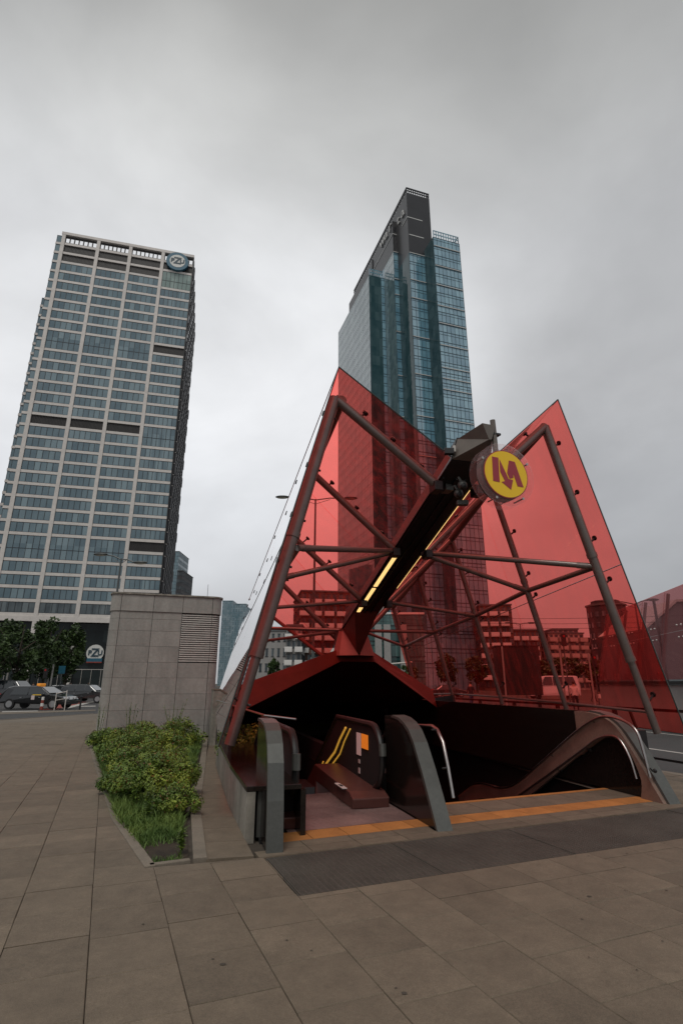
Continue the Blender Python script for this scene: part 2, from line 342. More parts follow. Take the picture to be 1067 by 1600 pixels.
# ================================================================== GROUND
# paving grid frame (rows run at 22.5 degrees)
AP = R(22.5)
FP = Matrix.Rotation(AP, 4, 'Z')
def uv(p): return (p[0] * math.cos(AP) + p[1] * math.sin(AP), -p[0] * math.sin(AP) + p[1] * math.cos(AP))
def clip(poly, a, b, keep_left=True):
    """clip polygon by the line a->b, keeping its left side"""
    out = []; nx, ny = -(b[1] - a[1]), (b[0] - a[0])
    if not keep_left: nx, ny = -nx, -ny
    d = [(p[0] - a[0]) * nx + (p[1] - a[1]) * ny for p in poly]
    for i in range(len(poly)):
        j = (i + 1) % len(poly)
        if d[i] >= 0: out.append(poly[i])
        if (d[i] >= 0) != (d[j] >= 0):
            k = d[i] / (d[i] - d[j]); out.append((poly[i][0] + (poly[j][0] - poly[i][0]) * k, poly[i][1] + (poly[j][1] - poly[i][1]) * k))
    return out
def area(poly): return abs(sum(poly[i][0] * poly[(i + 1) % len(poly)][1] - poly[(i + 1) % len(poly)][0] * poly[i][1] for i in range(len(poly)))) / 2 if len(poly) > 2 else 0
def subtract(polys, hole):
    """subtract a convex counter-clockwise polygon from convex polygons"""
    res = []
    for P in polys:
        rest = P
        for i in range(len(hole)):
            a, b = hole[i], hole[(i + 1) % len(hole)]
            o = clip(rest, a, b, False)
            if area(o) > 1e-4: res.append(o)
            rest = clip(rest, a, b, True)
            if area(rest) < 1e-4: break
    return res
def t2(t, s): p = W(t, s, 0); return (p.x, p.y)
# openings in the ground: escalator pit and stair pit
pitA = [t2(1.02, 9.0), t2(2.85, 9.0), t2(2.85, 19.0), t2(1.02, 19.0)]
pitB = [t2(3.03, 7.95), t2(6.5, 8.35), t2(6.9, 19.0), t2(2.85, 19.0)]
GROUND_Z = -0.045
outer = [(-1500, -60), (1500, -60), (1500, 3000), (-1500, 3000)]
gm = MB()
for P in subtract(subtract([outer], pitA), pitB): gm.face([(p[0], p[1], GROUND_Z) for p in P])
ground = gm.build('ground', Mt['base']); tag(ground, kind='structure')
# far paving sheet, beyond the separately laid slabs (holes for the pits and the near field)
MATU0, MATU1, MATV0, MATV1 = 1.60, 14.0, 4.73, 5.80
BED = [(-1.79, 5.66), (-1.41, 5.86), (-2.05, 8.2), (-2.98, 12.4), (-4.25, 18.2), (-7.55, 17.2), (-6.5, 15.1), (-2.86, 7.55)]
BEDC1 = [(-1.79, 5.66), (-1.41, 5.86), (-2.05, 8.2), (-2.86, 7.55)]
BEDC2 = [(-2.86, 7.55), (-2.05, 8.2), (-2.98, 12.4), (-4.25, 18.2), (-7.3, 16.8)]
LEFTB = [(-1.79, 5.66), (-2.86, 7.55), (-7.3, 16.8), (-12, 26.6)]
near_u = (-9.0, 14.0); near_v = (-1.0, 17.0)
def onv(t, v):       # point with entrance coordinate t on the paving line v
    a = t2(t, 0); b = t2(t, 30); va_, vb_ = uv(a)[1], uv(b)[1]; k = (v - va_) / (vb_ - va_); return (a[0] + (b[0] - a[0]) * k, a[1] + (b[1] - a[1]) * k)
ent = [onv(.72, 5.815), onv(6.76, 5.815), t2(7.25, 19.2), t2(.85, 19.2)]
# ----- slabs
slab_items = []; rng = random.Random(3)
v0, PW, PL = 4.73, .50, .52
def holes_for(u0, v0_, u1, v1):
    q = [(u0, v0_), (u1, v0_), (u1, v1), (u0, v1)]
    return [(u * math.cos(AP) - v * math.sin(AP), u * math.sin(AP) + v * math.cos(AP)) for u, v in q]
def ccw(P):
    s_ = sum(P[i][0] * P[(i + 1) % len(P)][1] - P[(i + 1) % len(P)][0] * P[i][1] for i in range(len(P)))
    return P if s_ > 0 else P[::-1]
mat_hole = holes_for(MATU0, MATV0, MATU1, MATV1)
path_zone = [(-1.41, 5.86), (-.86, 6.09), (-1.05, 6.6), (-2.62, 12.3), (-4.05, 19.5), (-4.6, 19.5), (-2.98, 12.4), (-2.05, 8.2)]
pz1 = ccw([(-1.41, 5.86), (-.86, 6.09), (-1.9, 9.6), (-2.05, 8.2)]); pz1 = [(-1.41, 5.86), (-.86, 6.09), (-1.06, 6.6), (-2.62, 12.3), (-2.98, 12.4), (-2.05, 8.2)]
holes = [mat_hole, ccw(ent), ccw([(-1.79, 5.66), onv(.73, 5.815), (-1.16, 7.6), (-2.86, 7.55)]), ccw([(-2.86, 7.55), (-1.16, 7.6), (-4.0, 19.2), (-7.9, 18.3)])]
ROADL = t2(8.9, 0), t2(8.9, 60)
allslabs = []
ncol = 60
for c in range(-56, 34):
    u0 = c * PW + .09; off = rng.choice([0, .5, .5, 0, .25, .5]) * PL if c > 1 else rng.choice([0, .04, -.05, .03]) * PL
    v = -1.2 + off
    while v < 28:
        ln = PL if c > 1 else .52 + rng.uniform(-.03, .03)
        a = (u0, v, u0 + PW, v + ln); v += ln
        cxm = (a[0] + a[2]) / 2; cvm = (a[1] + a[3]) / 2
        wx = cxm * math.cos(AP) - cvm * math.sin(AP); wy = cxm * math.sin(AP) + cvm * math.cos(AP)
        if wy < 1.2: continue
        if abs(wx) > wy * .72 + 1.5: continue
        if v > 18.6 and wx > -5: continue
        if wx < 0 and wy > 17.5 and wx > -8.0: continue
        if wy > 25.2 + max(0, wx + 17.0) * 1.1: continue
        if wx < -17 and wy > 24.5 + (wx + 17) * .3: continue
        if wx * ET.x + wy * ET.y > 8.9 and wy > 6: continue
        g = .0022
        P = holes_for(a[0] + g, a[1] + g, a[2] - g, a[3] - g)
        parts = [P]
        for h in holes: parts = subtract(parts, h)
        parts = [q for q in parts if area(q) > .004]
        if not parts: continue
        allslabs.append((math.hypot(wx, wy), (wx, wy), parts, len(parts) == 1 and area(parts[0]) > .99 * area(P), ln))
allslabs.sort(key=lambda q: q[0])
pave = thing('pavement', None, None); pave['kind'] = 'structure'
slab_me = {}
def slab_mesh(ln):
    mb = MB(); g = .0022; w_ = PW / 2 - g; l_ = ln / 2 - g; c = .004; zt = 0.0; 
    mb.add([(-w_, -l_, GROUND_Z), (w_, -l_, GROUND_Z), (w_, l_, GROUND_Z), (-w_, l_, GROUND_Z), (-w_, -l_, -c), (w_, -l_, -c), (w_, l_, -c), (-w_, l_, -c),
            (-w_ + c, -l_ + c, zt), (w_ - c, -l_ + c, zt), (w_ - c, l_ - c, zt), (-w_ + c, l_ - c, zt)],
           [(0, 1, 5, 4), (1, 2, 6, 5), (2, 3, 7, 6), (3, 0, 4, 7), (4, 5, 9, 8), (5, 6, 10, 9), (6, 7, 11, 10), (7, 4, 8, 11), (8, 9, 10, 11)])
    return mb.mesh('paving_slab', Mt['paving'])
rest = MB(); cnt = 0
for d_, (wx, wy), parts, full, ln in allslabs:
    if cnt < 285:
        cnt += 1
        if full:
            k = round(ln, 2)
            if k not in slab_me: slab_me[k] = slab_mesh(k)
            o = inst(slab_me[k], 'paving_slab', pave, (wx, wy, rng.uniform(-.0016, .0012)), AP)
            o.rotation_euler = (rng.uniform(-.0025, .0025), rng.uniform(-.0025, .0025), AP + rng.uniform(-.003, .003))
        else:
            mb = MB()
            for q in parts: mb.slab([(p[0], p[1], GROUND_Z) for p in ccw(q)], (0, 0, -GROUND_Z))
            mb.build('paving_slab', Mt['paving'], pave)
    else:
        dz = rng.uniform(-.003, .002)
        for q in parts: rest.face([(p[0], p[1], dz) for p in ccw(q)])
o = rest.build('paving_slab_field', Mt['paving'], pave); o['kind'] = 'stuff'
# further away the joints are too fine to see: one sheet per area
fp = MB()
farzone = [(-60, 2), (-1.0, 19.6), (-9.0, 52), (-60, 26)]
near_left = holes_for(-9.0, -1.2, 14.0, 19.0)
kerbA, kerbB = G(0, 1125), G(148, 1115)
poly = [(-80, 8.0), (-9.5, 9.5), (-7.0, 17.5), (-8.0, 19.3), (-3.2, 19.3), (-6, 34), (kerbB.x + .5, kerbB.y + .3), (kerbA.x, kerbA.y), (-60, 12.5)]
fp.face([(-7.4, 17.4, -.012), (-4.0, 19.5, -.012), (-9, 40, -.012), (kerbB.x, kerbB.y, -.012), (kerbA.x, kerbA.y, -.012), (-40, 17, -.012), (-40, 5, -.012), (-8.0, 9.0, -.012)])
# plaza behind and right of the entrance
fp.face([(p[0], p[1], -.014) for p in [t2(.9, 19.3), t2(8.9, 19.3), t2(8.9, 60), t2(2, 60), (-9, 40)]])
fp.face([(p[0], p[1], -.016) for p in [t2(7.3, 19.3), t2(7.3, 9.0), t2(8.9, 9.0), t2(8.9, 19.3)]])
o = fp.build('plaza_sheet', Mt['farpave'], pave)
# faint joints on the far left plaza
jm = MB()
for i in range(46):
    u = -34 + i * .75
    a = Vector((u * math.cos(AP) - 8.5 * math.sin(AP), u * math.sin(AP) + 8.5 * math.cos(AP), 0)); b = a + Vector((-math.sin(AP), math.cos(AP), 0)) * 26
    if a.x > -5: continue
# path slabs between planter and parapet (their own grid along the entrance axis)
path = thing('path', None, None, Matrix.Identity(4)); path['kind'] = 'structure'
def lerp2(P, Q, k): return (P[0] + (Q[0] - P[0]) * k, P[1] + (Q[1] - P[1]) * k)
def alongx(poly, y):
    for a, b in zip(poly, poly[1:]):
        if a[1] <= y <= b[1]: return a[0] + (b[0] - a[0]) * (y - a[1]) / (b[1] - a[1])
    return poly[-1][0]
LP = [(-1.27, 5.86), (-1.91, 8.2), (-2.86, 12.4), (-4.35, 19.4)]
RP = [(-.84, 6.0), (-1.03, 6.6), (-1.55, 8.3), (-2.62, 12.3), (-4.0, 19.6)]
y = 5.92
while y < 18.6:
    ln = .56; ya, yb = y + .004, y + ln - .004
    mb = MB(); sk = .10
    q = [(alongx(LP, ya), ya), (alongx(RP, ya + sk) - .006, ya + sk), (alongx(RP, yb + sk) - .006, yb + sk), (alongx(LP, yb), yb)]
    mb.slab([(p[0], p[1], GROUND_Z) for p in q], (0, 0, -GROUND_Z)); mb.build('paving_slab', Mt['paving'], path); y += ln
# planter kerbs
kb = thing('planter_kerb', None, None); kb['kind'] = 'structure'
def kerb_run(pts, wdt, h, step, parent, side=1):
    for a, b in zip(pts, pts[1:]):
        a = Vector((a[0], a[1], 0)); b = Vector((b[0], b[1], 0)); L = (b - a).length; d = (b - a) / L; n_ = Vector((-d.y, d.x, 0)) * side
        k = max(1, round(L / step))
        for i in range(k):
            p = a + d * (L * i / k + .004); q = a + d * (L * (i + 1) / k - .004)
            MB().slab([p + Vector((0, 0, GROUND_Z)), q + Vector((0, 0, GROUND_Z)), q + n_ * wdt + Vector((0, 0, GROUND_Z)), p + n_ * wdt + Vector((0, 0, GROUND_Z))], (0, 0, h - GROUND_Z)).build('kerb_stone', Mt['kerb'], parent, bevel=.006)
kerb_run([(-1.79, 5.66), (-2.86, 7.55), (-7.3, 16.8)], .10, .012, 1.0, kb, -1)
kerb_run([(-1.41, 5.90), (-2.05, 8.2), (-2.98, 12.4), (-4.25, 18.0)], .13, .014, 1.0, kb, -1)
kerb_run([(-1.76, 5.70), (-1.42, 5.86)], .07, .012, 1.0, kb, 1)
soil = MB()
soil.face([(p[0], p[1], -.02) for p in [(-1.75, 5.75), (-1.45, 5.9), (-2.1, 8.2), (-3.0, 12.4), (-4.3, 18.2), (-7.2, 16.8), (-2.8, 7.6)]])
tag(soil.build('flower_bed', Mt['soil']), kind='structure')
# ribbed drainage mat: ribs as geometry, four trays
mt = thing('entrance_mat', 'ribbed dark steel scraper mat set in the paving in front of the escalator and stairs', 'mat', FP)
edges_u = [1.60, 2.95, 4.45, 7.05, 14.0]
for a, b in zip(edges_u, edges_u[1:]):
    mb = MB(); mb.box(a + .006, b - .006, MATV0 + .006, MATV1 - .006, GROUND_Z, -.012)
    mb.build('mat_tray', Mt['mat'], mt)
rb = MB(); v = MATV0 + .02
while v < MATV1 - .02:
    for a, b in zip(edges_u, edges_u[1:]): rb.box(a + .015, min(b, 9.5) - .015, v, v + .012, -.012, -.002)
    v += .026
u = 1.62
while u < 9.5:
    rb.box(u, u + .006, MATV0 + .015, MATV1 - .015, -.011, -.003); u += .06
o = rb.build('mat_rib', Mt['mat'], mt); o['kind'] = 'stuff'
# chewing gum spots and small dark stains trodden into the slabs
gum = MB(); rg_ = random.Random(77)
for k in range(70):
    y_ = 2.6 + 9 * rg_.random() ** 1.4; x_ = rg_.uniform(-.7, .7) * y_
    u_, v_ = uv((x_, y_))
    if v_ > 5.8 and x_ > -3.4: continue
    if v_ > MATV0 - .05 and u_ > MATU0 - .1 and v_ < MATV1 + .05: continue
    rr = rg_.choice([.006, .008, .008, .010, .012, .018]); n_ = 9
    gum.face([(x_ + rr * rg_.uniform(.8, 1.2) * math.cos(6.283 * q / n_), y_ + rr * rg_.uniform(.7, 1.1) * math.sin(6.283 * q / n_), .0035) for q in range(n_)])
o = gum.build('gum_spot', Mt['base'], pave); o['kind'] = 'stuff'
# roads
rd = MB()
rd.face([(p[0], p[1], -.030 + .012) for p in [t2(8.9, 6.8), t2(34, 6.8), t2(34, 140), t2(8.9, 140)]])
kn = (kerbB - kerbA).normalized(); kp = Vector((-kn.y, kn.x, 0))
rd.face([(p[0], p[1], -.018) for p in [(-200, 26), (-40, 17), (kerbA.x, kerbA.y), (kerbB.x, kerbB.y), (-9, 40), t2(2.2, 60), t2(8.9, 60), t2(8.9, 140), (-200, 140)]])
tag(rd.build('road', Mt['asphalt']), kind='structure')
rk = thing('road_kerb', None, None); rk['kind'] = 'structure'
def rkerb(a, b, h=.10, wd_=.15, step=1.0):
    a = Vector((a[0], a[1], 0)); b = Vector((b[0], b[1], 0)); L = (b - a).length; d = (b - a) / L; n_ = Vector((-d.y, d.x, 0)); k = int(L / step)
    for i in range(k):
        p = a + d * (L * i / k + .005); q = a + d * (L * (i + 1) / k - .005)
        MB().slab([p + Vector((0, 0, -.04)), q + Vector((0, 0, -.04)), q + n_ * wd_ + Vector((0, 0, -.04)), p + n_ * wd_ + Vector((0, 0, -.04))], (0, 0, .045)).build('kerb_stone', Mt['kerb'], rk)
rkerb(t2(8.9, 6.9), t2(8.9, 34), step=1.5)
rkerb((kerbA.x - 8, kerbA.y - 3.2), (kerbA.x, kerbA.y), step=1.5); rkerb((kerbA.x, kerbA.y), (kerbB.x, kerbB.y), step=1.5)
mk = MB()
for (sa, sb, t_) in [(7.5, 20, 11.6), (23, 30, 11.6), (34, 44, 11.6), (8, 60, 15.5), (8, 60, 22)]:
    mk.face([(p[0], p[1], -.012) for p in [t2(t_, sa), t2(t_ + .14, sa), t2(t_ + .14, sb), t2(t_, sb)]])
tag(mk.build('road_marking', Mt['roadwhite']), kind='structure')
def gq(pts, z): return [G(x, y) + Vector((0, 0, z)) for x, y in pts]
isl = MB(); isl.face(gq([(-60, 1113.5), (150, 1108.5), (150, 1110.5), (-60, 1118)], -.008)); tag(isl.build('traffic_island', Mt['farpave']), kind='structure')
rl = MB(); rl.face(gq([(62, 1109.2), (92, 1108.6), (141, 1096.5), (108, 1097.0)], -.004)); tag(rl.build('cycle_lane', Mt['redlane']), kind='structure')
wl = MB()
wl.face(gq([(88, 1108.6), (104, 1107.6), (148, 1096.5), (136, 1096.7)], -.0035))
wl.face(gq([(126, 1103.0), (150, 1102.6), (150, 1103.8), (126, 1104.2)], -.0035))
wl.face(gq([(4, 1111.4), (60, 1110.2), (60, 1111.2), (4, 1112.6)], -.0035))
tag(wl.build('crossing_marking', Mt['roadwhite']), kind='structure')
lw = MB(); lw.face([(p[0], p[1], -.008) for p in [t2(3.5, 20.5), t2(8.2, 20.5), t2(8.2, 44), t2(5.0, 44)]]); tag(lw.build('lawn', Mt['lawn']), kind='structure')

# ================================================================== METRO ENTRANCE: pits, walls, stairs, balustrades (frame FE: x = t across, y = s into the entrance)
def P3(x, y, z): return Vector((x, y, z))
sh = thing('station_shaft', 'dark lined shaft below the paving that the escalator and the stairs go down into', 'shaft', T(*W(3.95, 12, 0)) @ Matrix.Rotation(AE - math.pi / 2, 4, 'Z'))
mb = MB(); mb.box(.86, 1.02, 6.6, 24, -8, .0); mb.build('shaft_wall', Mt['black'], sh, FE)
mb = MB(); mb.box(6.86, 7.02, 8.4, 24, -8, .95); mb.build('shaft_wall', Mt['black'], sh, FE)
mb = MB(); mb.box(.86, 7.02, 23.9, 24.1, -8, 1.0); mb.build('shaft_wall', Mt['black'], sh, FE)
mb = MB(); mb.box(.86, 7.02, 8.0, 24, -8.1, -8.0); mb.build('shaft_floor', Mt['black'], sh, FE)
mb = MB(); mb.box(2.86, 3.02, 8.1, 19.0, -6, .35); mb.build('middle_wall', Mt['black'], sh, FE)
# stairs: solid treads
st = thing('stone_stairs', 'dark stone stairs going down beside the right hand rail behind the orange edge', 'stairs', WM[sh.name])
n_ = 28
for i in range(n_):
    s0 = 8.15 + i * .31; z1 = -.16 * (i + 1)
    mb = MB(); mb.box(3.03, 6.55, s0, s0 + .33, z1 - .16, z1); mb.box(3.03, 6.55, s0, s0 + .04, z1 - .002, z1 + .002, 0)
    mb.build('step', Mt['brownmetal'] if i < 1 else Mt['dark'], st, FE)
# threshold slabs inside the entrance: rows parallel to the front line (frame FP)
th = thing('entrance_threshold', None, None); th['kind'] = 'structure'
def in_lane(poly, t0, t1, s1=None):
    P = poly; P = clip(P, t2(t0, 0), t2(t0, 30), False); P = clip(P, t2(t1, 0), t2(t1, 30), True)
    return P
def row(v0_, v1_, t0, t1, step, m, nm, z=0.0, smax=None, u00=1.0):
    u = u00
    while u < 13:
        q = in_lane(holes_for(u + .004, v0_ + .004, u + step - .004, v1_ - .004), t0, t1)
        if smax is not None: q = clip(q, t2(0, smax), t2(9, smax), True) if False else q
        if area(q) > .004:
            MB().slab([(p[0], p[1], GROUND_Z + z) for p in ccw(q)], (0, 0, -GROUND_Z)).build(nm, m, th, bevel=0)
        u += step
# escalator lane (left) and stair lane (right); the front line itself
LN = [(1.02, 2.85), (3.03, 6.56)]
row(5.82, 6.02, .74, 6.75, .55, Mt['paving'], 'threshold_slab')
row(6.02, 6.24, 1.04, 2.83, .55, Mt['paving'], 'threshold_slab')
row(6.24, 6.60, 1.02, 2.85, .42, Mt['orange'], 'tactile_slab')
row(6.02, 6.22, 3.03, 6.56, .55, Mt['paving'], 'threshold_slab')
row(6.22, 6.58, 3.03, 6.56, .42, Mt['orange'], 'tactile_slab')
row(6.58, 7.16, 3.03, 6.56, .55, Mt['paving'], 'threshold_slab')
row(7.16, 7.26, 3.03, 6.56, 2.2, Mt['orange'], 'orange_edge_strip', z=.004)
# escalator landing of brown steel plates
esc = thing('escalator', 'narrow escalator with brown steel landing plates in the left lane of the entrance', 'escalator', WM[sh.name])
def quadp(t0, t1, v0_, v1_):
    q = in_lane(holes_for(0.5, v0_, 6.0, v1_), t0, t1); return ccw(q)
for k, (a, b) in enumerate([(6.61, 7.10), (7.10, 7.62), (7.62, 8.14), (8.14, 8.62)]):
    q = quadp(1.2 if k == 0 else 1.03, 2.83, a, b - .008)
    MB().slab([(p[0], p[1], -.05) for p in q], (0, 0, .051 - .002 * k)).build('landing_plate', Mt['brownmetal'], esc, FW)
gv = MB()
for k in range(30):
    q = quadp(1.3, 2.8, 6.66 + k * .065, 6.672 + k * .065)
    if area(q) > .001: gv.slab([(p[0], p[1], .0) for p in q], (0, 0, .003))
o = gv.build('landing_rib', Mt['brownmetal'], esc, FW); o['kind'] = 'stuff'
for k in range(16):
    s0 = 9.6 + k * .4; z = -.02 if k < 2 else -.22 * (k - 1.5)
    MB().box(1.36, 2.12, s0, s0 + .395, z - .25, z).build('step', Mt['dark'], esc, FE)
def hand_arch(mb, t_, s0, s1, ztop, r=.42, rr=.045, z_low=.15):
    pts = []
    for k in range(13):
        a = R(-80 + 170 * k / 12); pts.append(P3(t_, s0 + r - r * math.cos(a - 0) * 1.0, ztop - r + r * math.sin(a)))
    pts += [P3(t_, s0 + r * 1.2, ztop), P3(t_, s1, ztop), P3(t_, s1 + 4, ztop - 2.3)]
    mb.tube(pts, rr, 8)
for t_, s0, w_ in ((1.30, 6.95, 1), (2.66, 7.75, -1)):
    sb = 10.2
    mb = MB(); hand_arch(mb, t_, s0, sb, 1.02); mb.build('handrail', Mt['rubber'], esc, FE, smooth=True)
    pts = []
    for k in range(11):
        a = R(-75 + 165 * k / 10); pts.append((s0 + .42 - .38 * math.cos(a), .60 + .38 * math.sin(a)))
    pts += [(sb, .98), (sb + 3.8, -1.2), (sb + 3.8, -1.9), (sb - .2, .15), (s0 + .3, .15)]
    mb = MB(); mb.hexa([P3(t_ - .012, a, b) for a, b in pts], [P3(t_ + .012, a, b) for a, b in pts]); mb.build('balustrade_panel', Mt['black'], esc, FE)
    # skirt / console cover with bevelled top
    t0, t1 = (1.16, 1.40) if w_ > 0 else (2.22, 2.74)
    mb = MB(); prof = [(s0 - .02, .0), (s0 - .05, .13), (s0 + .15, .19), (10.1, .26), (13.5, -1.6), (13.5, -2.4), (10.0, -.2), (10.0, 0)]
    mb.hexa([P3(t0, a, b) for a, b in prof], [P3(t1, a, b) for a, b in prof]); mb.build('console_cover', Mt['console'], esc, FE, bevel=.015)
mb = MB(); mb.tube([P3(2.66, 7.73, .80), P3(2.66, 7.72, .64)], .052, 8); mb.build('handrail_wear_band', Mt['greymetal'], esc, FE)
mb = MB(); mb.tube([P3(1.30, 6.93, .80), P3(1.30, 6.92, .62)], .052, 8); mb.build('handrail_wear_band', Mt['greymetal'], esc, FE)
# bent glowing tubes in place of the yellow reflection of lit edges
def poly_onT(pts, t): return [P3(t, *onT(x, y, t)) for x, y in pts]
for q, r_ in (([(540, 1137), (531, 1155), (523, 1175), (509, 1194), (498, 1210), (487, 1222)], .020), ([(547, 1139), (538, 1158), (531, 1178), (517, 1197), (505, 1211), (496, 1221)], .014), ([(505, 1190), (500, 1203)], .014)):
    mb = MB(); mb.tube(poly_onT(q, 2.63), r_, 6); mb.build('yellow_reflection_strip', Mt['yelrefl'], esc, FE)
def plate(px0, py0, px1, py1, m, nm):
    (sa, za), (sb_, zb_) = onT(px0, py0, 2.640), onT(px1, py1, 2.640); mb = MB(); mb.box(2.636, 2.643, min(sa, sb_), max(sa, sb_), min(za, zb_), max(za, zb_)); mb.build(nm, Mt[m], esc, FE)
plate(564.5, 1146, 575, 1172, 'signo', 'orange_notice'); plate(557, 1144, 563.8, 1181, 'signw', 'pale_notice')
plate(560, 1186, 562.5, 1193, 'paperw', 'small_pictogram'); plate(560, 1199, 562.5, 1209, 'paperw', 'small_pictogram')

def text_obj(name, body, size, M, m, parent=None, ext=.004, align='CENTER', bold=0.0):
    cu = bpy.data.curves.new(name, 'FONT'); cu.body = body; cu.size = size; cu.extrude = ext; cu.align_x = align; cu.align_y = 'CENTER'; cu.offset = bold
    ob = bpy.data.objects.new(name + '_tmp', cu); COL.objects.link(ob)
    dg = bpy.context.evaluated_depsgraph_get(); me = bpy.data.meshes.new_from_object(ob.evaluated_get(dg)); bpy.data.objects.remove(ob); bpy.data.curves.remove(cu)
    me.materials.clear(); me.materials.append(m)
    o = bpy.data.objects.new(name, me); COL.objects.link(o)
    if parent is not None: o.parent = parent; o.matrix_local = WM[parent.name].inverted() @ M
    else: o.matrix_world = M
    return o
lab = W(2.27, 8.25, .216)
mb = MB(); mb.box(2.17, 2.24, 8.05, 8.5, .198, .207); mb.build('number_label', Mt['paperw'], esc, FE)
text_obj('label_text', '-0 000-', .07, Matrix.Translation(W(2.205, 8.28, .209)) @ Matrix.Rotation(AE, 4, 'Z') @ Matrix.Rotation(math.pi, 4, 'Z'), Mt['rubber'], esc, .001)

# balustrades
PROF = [(0, 0), (.20, .31), (.40, .60), (.62, .88), (.78, 1.02), (.95, 1.10), (1.15, 1.15), (1.40, 1.17)]
PROFL = [(0, 0), (.05, .45), (.12, .80), (.22, .98), (.36, 1.10), (.55, 1.17), (.80, 1.19), (1.15, 1.19)]
def balustrade(name, label, t0, t1, s0, prof, back, inner, zback=None, m_side='granite'):
    o = thing(name, label, 'balustrade', T(*W((t0 + t1) / 2, s0, 0)) @ Matrix.Rotation(AE - math.pi / 2, 4, 'Z'))
    # solid granite core
    pr = [(s0 + a + .03, max(0, b - .02)) for a, b in prof]; last = pr[-1]
    if zback is None: tail = [(s0 + back, last[1]), (s0 + back, 0), ]
    else: tail = [(s0 + back, last[1]), (s0 + back + .12, last[1] - .1), (s0 + back, zback)]
    poly = pr + tail
    mb = MB(); mb.hexa([P3(t0 + .012, a, b) for a, b in poly], [P3(t1 - .012, a, b) for a, b in poly]); mb.build('stone_core', Mt[m_side], o, FE)
    # curved steel front strip in two lengths
    cut = 4 if prof is PROF else 2
    for seg in (prof[:cut], prof[cut - 1:]):
        seg = list(seg)
        for i in range(len(seg)): pass
        a_ = []; b_ = []
        for i, (a, b) in enumerate(seg):
            a_.append((s0 + a, b)); 
        inn = [(a + .05, b - .02) for a, b in reversed(a_)]
        pl = a_ + inn
        if seg[0] != prof[0]: pl[0] = (pl[0][0] + .0025, pl[0][1] + .004)
        mb = MB()
        n = len(a_)
        for i in range(n - 1):
            q = [a_[i], a_[i + 1], (a_[i + 1][0] + .05, a_[i + 1][1] - .03), (a_[i][0] + .05, max(a_[i][1] - .03, 0))]
            mb.hexa([P3(t0, *p) for p in q], [P3(t1, *p) for p in q])
        mb.build('steel_front_strip', Mt['greymetal'], o, FE)
    return o
bl = balustrade('stone_balustrade', 'leftmost dark balustrade end with upright grey steel front, beside the granite ledge', .86, 1.03, 6.08, PROFL, 1.2, 1)
bm_ = balustrade('stone_balustrade', 'middle dark balustrade with sloping grey steel front between escalator and stairs', 2.84, 3.03, 6.40, PROF, 1.75, 1)
br = balustrade('stone_balustrade', 'right balustrade with brown stone panel and two looping steel handrails beside the stairs', 6.56, 6.75, 6.90, PROF, 11.6, 1)
# rail on the stairs side of the middle balustrade
mb = MB(); pts = [onT(x, y, 3.11) for x, y in [(708, 1247), (700, 1200), (692, 1160), (683, 1140), (675, 1134)]]
mb.tube([P3(3.11, *pts[0]), P3(3.11, *pts[1]), P3(3.11, *pts[2]), P3(3.11, *pts[3]), P3(3.11, *pts[4]), P3(3.11, 8.6, .98), P3(3.11, 11.0, -.30)], .02, 10); mb.build('handrail', Mt['steel'], bm_, FE, smooth=True)
for k in (1, 3):
    mb = MB(); mb.tube([P3(3.03, *pts[k]), P3(3.11, *pts[k])], .012, 8); mb.build('rail_bracket', Mt['rubber'], bm_, FE)
# brown panel and the two rails on the right balustrade
up = [(1015, 1215), (1004, 1172), (994, 1143), (977, 1128), (952, 1120), (930, 1123), (901, 1142), (860, 1178), (807, 1224), (781.5, 1231), (765, 1227), (749, 1224), (734, 1228), (713, 1244)]
lo = [(994, 1217), (984, 1185), (970, 1159), (957, 1150), (934, 1154), (905, 1175), (860, 1208), (818, 1238)]
upS = [onT(x, y, 6.47) for x, y in up]; loS = [onT(x, y, 6.47) for x, y in lo]
def smooth_path(pts, k=4):
    out = []
    for i in range(len(pts) - 1):
        p0 = pts[max(i - 1, 0)]; p1 = pts[i]; p2 = pts[i + 1]; p3 = pts[min(i + 2, len(pts) - 1)]
        for j in range(k):
            t = j / k
            out.append(tuple(.5 * (2 * p1[d] + (p2[d] - p0[d]) * t + (2 * p0[d] - 5 * p1[d] + 4 * p2[d] - p3[d]) * t * t + (3 * p1[d] - p0[d] - 3 * p2[d] + p3[d]) * t ** 3) for d in range(len(p1))))
    out.append(tuple(pts[-1])); return out
upF = smooth_path(upS); loF = smooth_path(loS)
mb = MB(); mb.tube([P3(6.47, *p) for p in upF], .021, 10); mb.build('handrail', Mt['steel'], br, FE, smooth=True)
mb = MB(); mb.tube([P3(6.47, *p) for p in loF] + [P3(6.47, 12.0, -1.2)], .021, 10); mb.build('handrail', Mt['steel'], br, FE, smooth=True)
for q in ((1015, 1200), (925, 1125), (860, 1178), (992, 1205), (915, 1168), (870, 1200)):
    s_, z_ = onT(*q, 6.47); mb = MB(); mb.tube([P3(6.56, s_, z_ - .04), P3(6.50, s_, z_ - .04), P3(6.47, s_, z_)], .011, 6); mb.sphere((6.545, s_, z_ - .04), .03, 8, 6); mb.build('rail_bracket', Mt['rubber'], br, FE)
